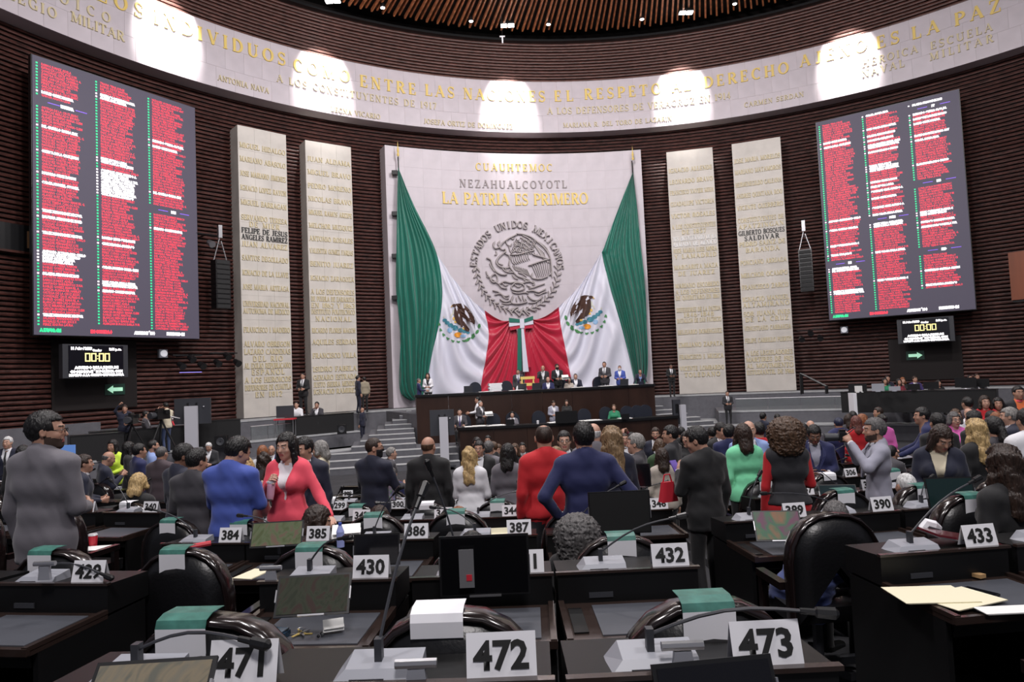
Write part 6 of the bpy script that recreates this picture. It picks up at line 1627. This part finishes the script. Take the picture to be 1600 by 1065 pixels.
# terraces and dais
pr(195,633,21.5,200,'nv','short/b','camera operator in dark jacket behind a tripod on left terrace','up','front',style='puffer',floor=TR)
pr(228,641,22.5,-70,'dg','short/k','seated man in grey looking right between the cameras','type',style='jacket',seat=True,skin='m')
pr(259,629,22,60,'cr','cap/k','camera operator in pale vest and jeans','cam','cam',style='jacket',legs='jn',floor=TR,skin='m',shirt='nv')
pr(473,583,28.5,175,'k','crop/k','guard in black suit standing before the timber between the left pillars','front',floor=U1,tie='k',skin='m')
pr(463,627,27.4,180,'wh','crop/k','seated bald operator in white shirt','type',style='shirt',seat=True,skin='l')
pr(495,627,27.6,180,'dg','short/k','seated operator in grey with hand on chin','face','type',style='jacket',seat=True,skin='m')
pr(559,587,30,-60,'nv','short/k','man in navy suit standing right of the second pillar','down',floor=U1,skin='m',legs='nv')
pr(569,589,30.6,30,'tn','short/k','man in patterned brown top beside the standing man in navy','down',floor=U1,style='shirt',skin='m')
pr(566,637,29.6,70,'nv','bald','bald man in navy suit walking before the left steps','down',floor=L2,skin='m',legs='nv')
pr(654,591,28.6,-80,'nb','crop/s','man in navy suit at the left end of the upper counter','type',floor=U1,skin='m')
pr(668,583,28.9,180,'wh','mid/b','woman in white coat standing at the left end of upper counter','front',floor=U1,style='jacket',skin='l',shirt='k')
pr(809,577,30.2,180,'dg','crop/k','man in grey suit and violet tie beneath the red drape','down',floor=U1,tie='pu',skin='m')
pr(814,592,28.6,180,'wh','long/k','seated woman in white at the upper counter centre','type',style='blouse',seat=True,skin='l',floor=U1)
pr(848,571,29.6,175,'ch','bald','bald man in charcoal suit standing with hand at his face','face','down',floor=U1,skin='m')
pr(870,569,29.8,-165,'k','short/k','man in black suit with black mask holding white papers','front',floor=U1,mask='k',skin='m')
pr(856,588,28.8,175,'nb','ring/w','seated white-haired man in navy at the upper counter','type',seat=True,skin='l')
pr(889,588,29,180,'bg','mid/k','seated woman in beige at the upper counter','type',style='blouse',seat=True,skin='l')
pr(899,583,29.4,178,'nv','crop/b','man in navy suit seated right of woman in beige','type',seat=True,skin='l')
pr(944,565,29.6,160,'dg','crop/k','tall man in grey suit standing at the right half of upper counter','front',floor=U1,skin='m',legs='dg',tie='dg')
pr(968,571,30,165,'bl','crop/n','person in royal blue suit and white mask at upper counter','front',floor=U1,mask='w',skin='l')
pr(1000,576,29.4,175,'nv','crop/b','man in navy suit leaning on the right end of upper counter','lean','table',floor=U1,skin='m',shirt='lb',lean=15)
pr(718,638,26.2,180,'dg','crop/k','seated man with violet tie at the left end of lower counter','type',seat=True,tie='pu',skin='l')
pr(746,620,27.0,90,'wh','crop/k','person in white bending behind the grey-haired official','type',style='shirt',floor=L2,skin='m')
pr(750,626,26.2,-120,'dg','crop/g','official in dark suit and white shirt reading papers, lower dais','front',floor=L2,skin='l')
pr(800,642,26.2,180,'gr','short/k','seated woman in grey at the lower counter','type',seat=True,fem=True,skin='l')
pr(864,626,26.2,-160,'lg','short/b','man in light grey jacket standing at the lower counter','front',floor=L2,skin='l',pitch=-15)
pr(885,625,26.5,180,'k','mid/b','woman in black standing behind the large black monitor','type',floor=L2,style='blouse',skin='l')
pr(959,631,26.4,170,'gn','bun/n','seated woman in green at the lower counter','type',style='blouse',seat=True,skin='l')
pr(1048,569,33,180,'k','crop/k','guard in black suit standing left of the third pillar','front',floor=U1,tie='k',skin='d')
pr(1136,611,29.6,175,'ch','crop/k','man in dark suit standing at the right terrace corner','front',floor=L2,tie='k',skin='m')
for a in ((1382,590,26,175,'gn','long/k','woman in dark green at the press table'),(1386,586,26.6,185,'nv','crop/k','man in navy behind the woman in dark green at press table'),
    (1404,591,25.8,180,'mr','long/k','woman in maroon at the press table'),(1410,589,26.6,180,'k','mid/o','blond woman in black at the press table'),
    (1429,587,25.8,180,'pu','short/b','man in purple suit bending over a laptop'),(1466,593,25.8,180,'k','long/k','woman in black and pink at the press table'),
    (1515,585,26.4,180,'wh','crop/k','man hidden behind the wide monitor'),(1526,583,26,175,'ch','short/b','man in charcoal suit at the right end of the press table')):
    a=(a[0],a[1],a[2]+.75)+a[3:]
    pr(*a,'type',seat=True,style='suit' if 'man in' in a[6] and 'woman' not in a[6] else 'blouse',skin='l' if 'blond' in a[6] else 'm')
print('SCALES',UNPLACED)
# chairs that somebody sits in slide under them; far chairs pushed out where somebody stands are left out
gone=set()
for fx,fy,st in FOLK:
    for i,(c,sl,x,y,r) in enumerate(CHR):
        if i in gone or r<3: continue
        if st and abs(fx-x)<.5 and abs(fy-y-.22)<.75:
            d=Vector((fx-x,fy-.26-y,0)); c.location+=d
            if sl: sl.location+=d
            CHR[i][2]=fx; CHR[i][3]=fy-.26; break
        if not st and r>=5 and abs(fx-x)<.36 and -.1<fy-y<.6: gone.add(i)
for i in gone:
    for o in (CHR[i][0],CHR[i][1]):
        if o and o not in (chair0,slipG,slipW):
            for ch in list(o.children): bpy.data.objects.remove(ch)
            bpy.data.objects.remove(o)
# ------------------------------------------------------------ things people hold
def held(name,label,cat,loc,rz,build):
    t=thing(name,label,cat,loc,rz); build(t); return t
w_=A3[1][0]
c=A3[1][1]+Vector((.04,-.07,-.05))
t=thing('tumbler','pale pink insulated tumbler in the hand of the woman in coral','cup',c,.1); t.rotation_euler=(0,.12,0)
MB().lathe([(.032,-.09),(.036,-.06),(.038,.04),(.036,.06)],16).build('body',mat('pink_enamel',(.75,.38,.50),.3),t); MB().lathe([(.038,.06),(.038,.075),(.03,.085)],16).build('lid',mat('clear_lid',(.6,.6,.62),.2),t); MB().lathe([(.033,-.1),(.033,-.088)],16).build('steel_base',steel,t)
w_=(A13[1][0]+A13[1][1])/2+Vector((-.06,0,.05)); t=thing('photo_camera','black camera with large lens held by the photographer in light grey','camera',w_,math.radians(72))
MB().box((0,0,0),(.15,.07,.10)).box((0,0,.06),(.06,.06,.04)).build('body',black_pl,t); MB().tube([(0,.03,0),(0,.17,0),(0,.18,0)],[.04,.045,.035],12).build('lens',grey_dk,t); MB().tube([(-.07,-.03,.03),(-.05,-.12,.1),(.05,-.12,.1),(.07,-.03,.03)],.006,5).build('strap',black_pl,t)
w_=A10[1][0]; t=thing('mobile_phone','phone in the hand of the man in black suit on the right','phone',w_+Vector((-.02,.03,.04)),.5); MB().box((0,0,0),(.075,.012,.15),rot=Matrix.Rotation(-.6,3,'X')).build('body',mat('violet_phone',(.18,.12,.45),.3),t)
t=thing('handbag','red leather handbag hanging from the arm of the man in black suit','bag',w_+Vector((-.12,-.02,-.14)),.4); MB().hexa([(-.09,-.04,-.14),(.09,-.04,-.14),(.09,.04,-.14),(-.09,.04,-.14),(-.06,-.02,.05),(.06,-.02,.05),(.06,.02,.05),(-.06,.02,.05)]).build('body',red_m,t); MB().tube([(-.05,0,.05),(-.03,0,.12),(.03,0,.12),(.05,0,.05)],.008,5).build('handle',red_m,t)
w_=A2[1][1]; t=thing('mobile_phone','phone held by the man in bright blue suit','phone',w_+Vector((0,.04,.05)),-.2); MB().box((0,0,0),(.075,.012,.15),rot=Matrix.Rotation(-.6,3,'X')).build('body',black_pl,t)
# television cameras on tripods
def tvcam(label,px,py,Y,rz,fz):
    p=at(px,py,Y); t=thing('television_camera',label,'camera',p,rz)
    MB().box((0,0,0),(.22,.5,.26)).box((0,-.05,.17),(.08,.3,.07)).build('body',black_pl,t); MB().tube([(0,-.25,0),(0,-.42,0),(0,-.46,0)],[.09,.11,.1],12).build('lens',grey_dk,t)
    MB().box((.16,.05,.1),(.1,.16,.12)).build('viewfinder',black_pl,t); MB().tube([(.05,.25,-.05),(.2,.55,-.15)],.015,5).build('pan_handle',steel,t)
    h=p.z-fz
    for k in range(3):
        a=k*2.094+.4; MB().tube([(0,0,-.15),(.5*math.cos(a),.5*math.sin(a),-h)],.03,6).build('tripod_leg',black_pl,t)
tvcam('television camera on tripod beside the operator in dark jacket',206,655,21,.2,TR); tvcam('television camera on tripod before the operator in pale vest',252,648,21.5,-.3,TR)
t=sheet('white papers held by the masked man on the dais',at(883,589,29.3),.3,.22,.2,paper_m,1.2); t=sheet('white papers held by the official on the lower dais',at(764,646,25.9),.3,.22,.3,paper_m,.8)
t=thing('laptop','open laptop with blue screen on a far left desk','laptop',at(100,706,11)); MB().box((0,0,0),(.36,.02,.22)).build('display',mat('blue_screen',(.12,.25,.6),.4,emit=.4),t); MB().box((0,-.12,-.11),(.36,.25,.02)).build('keyboard_base',grey_dk,t)
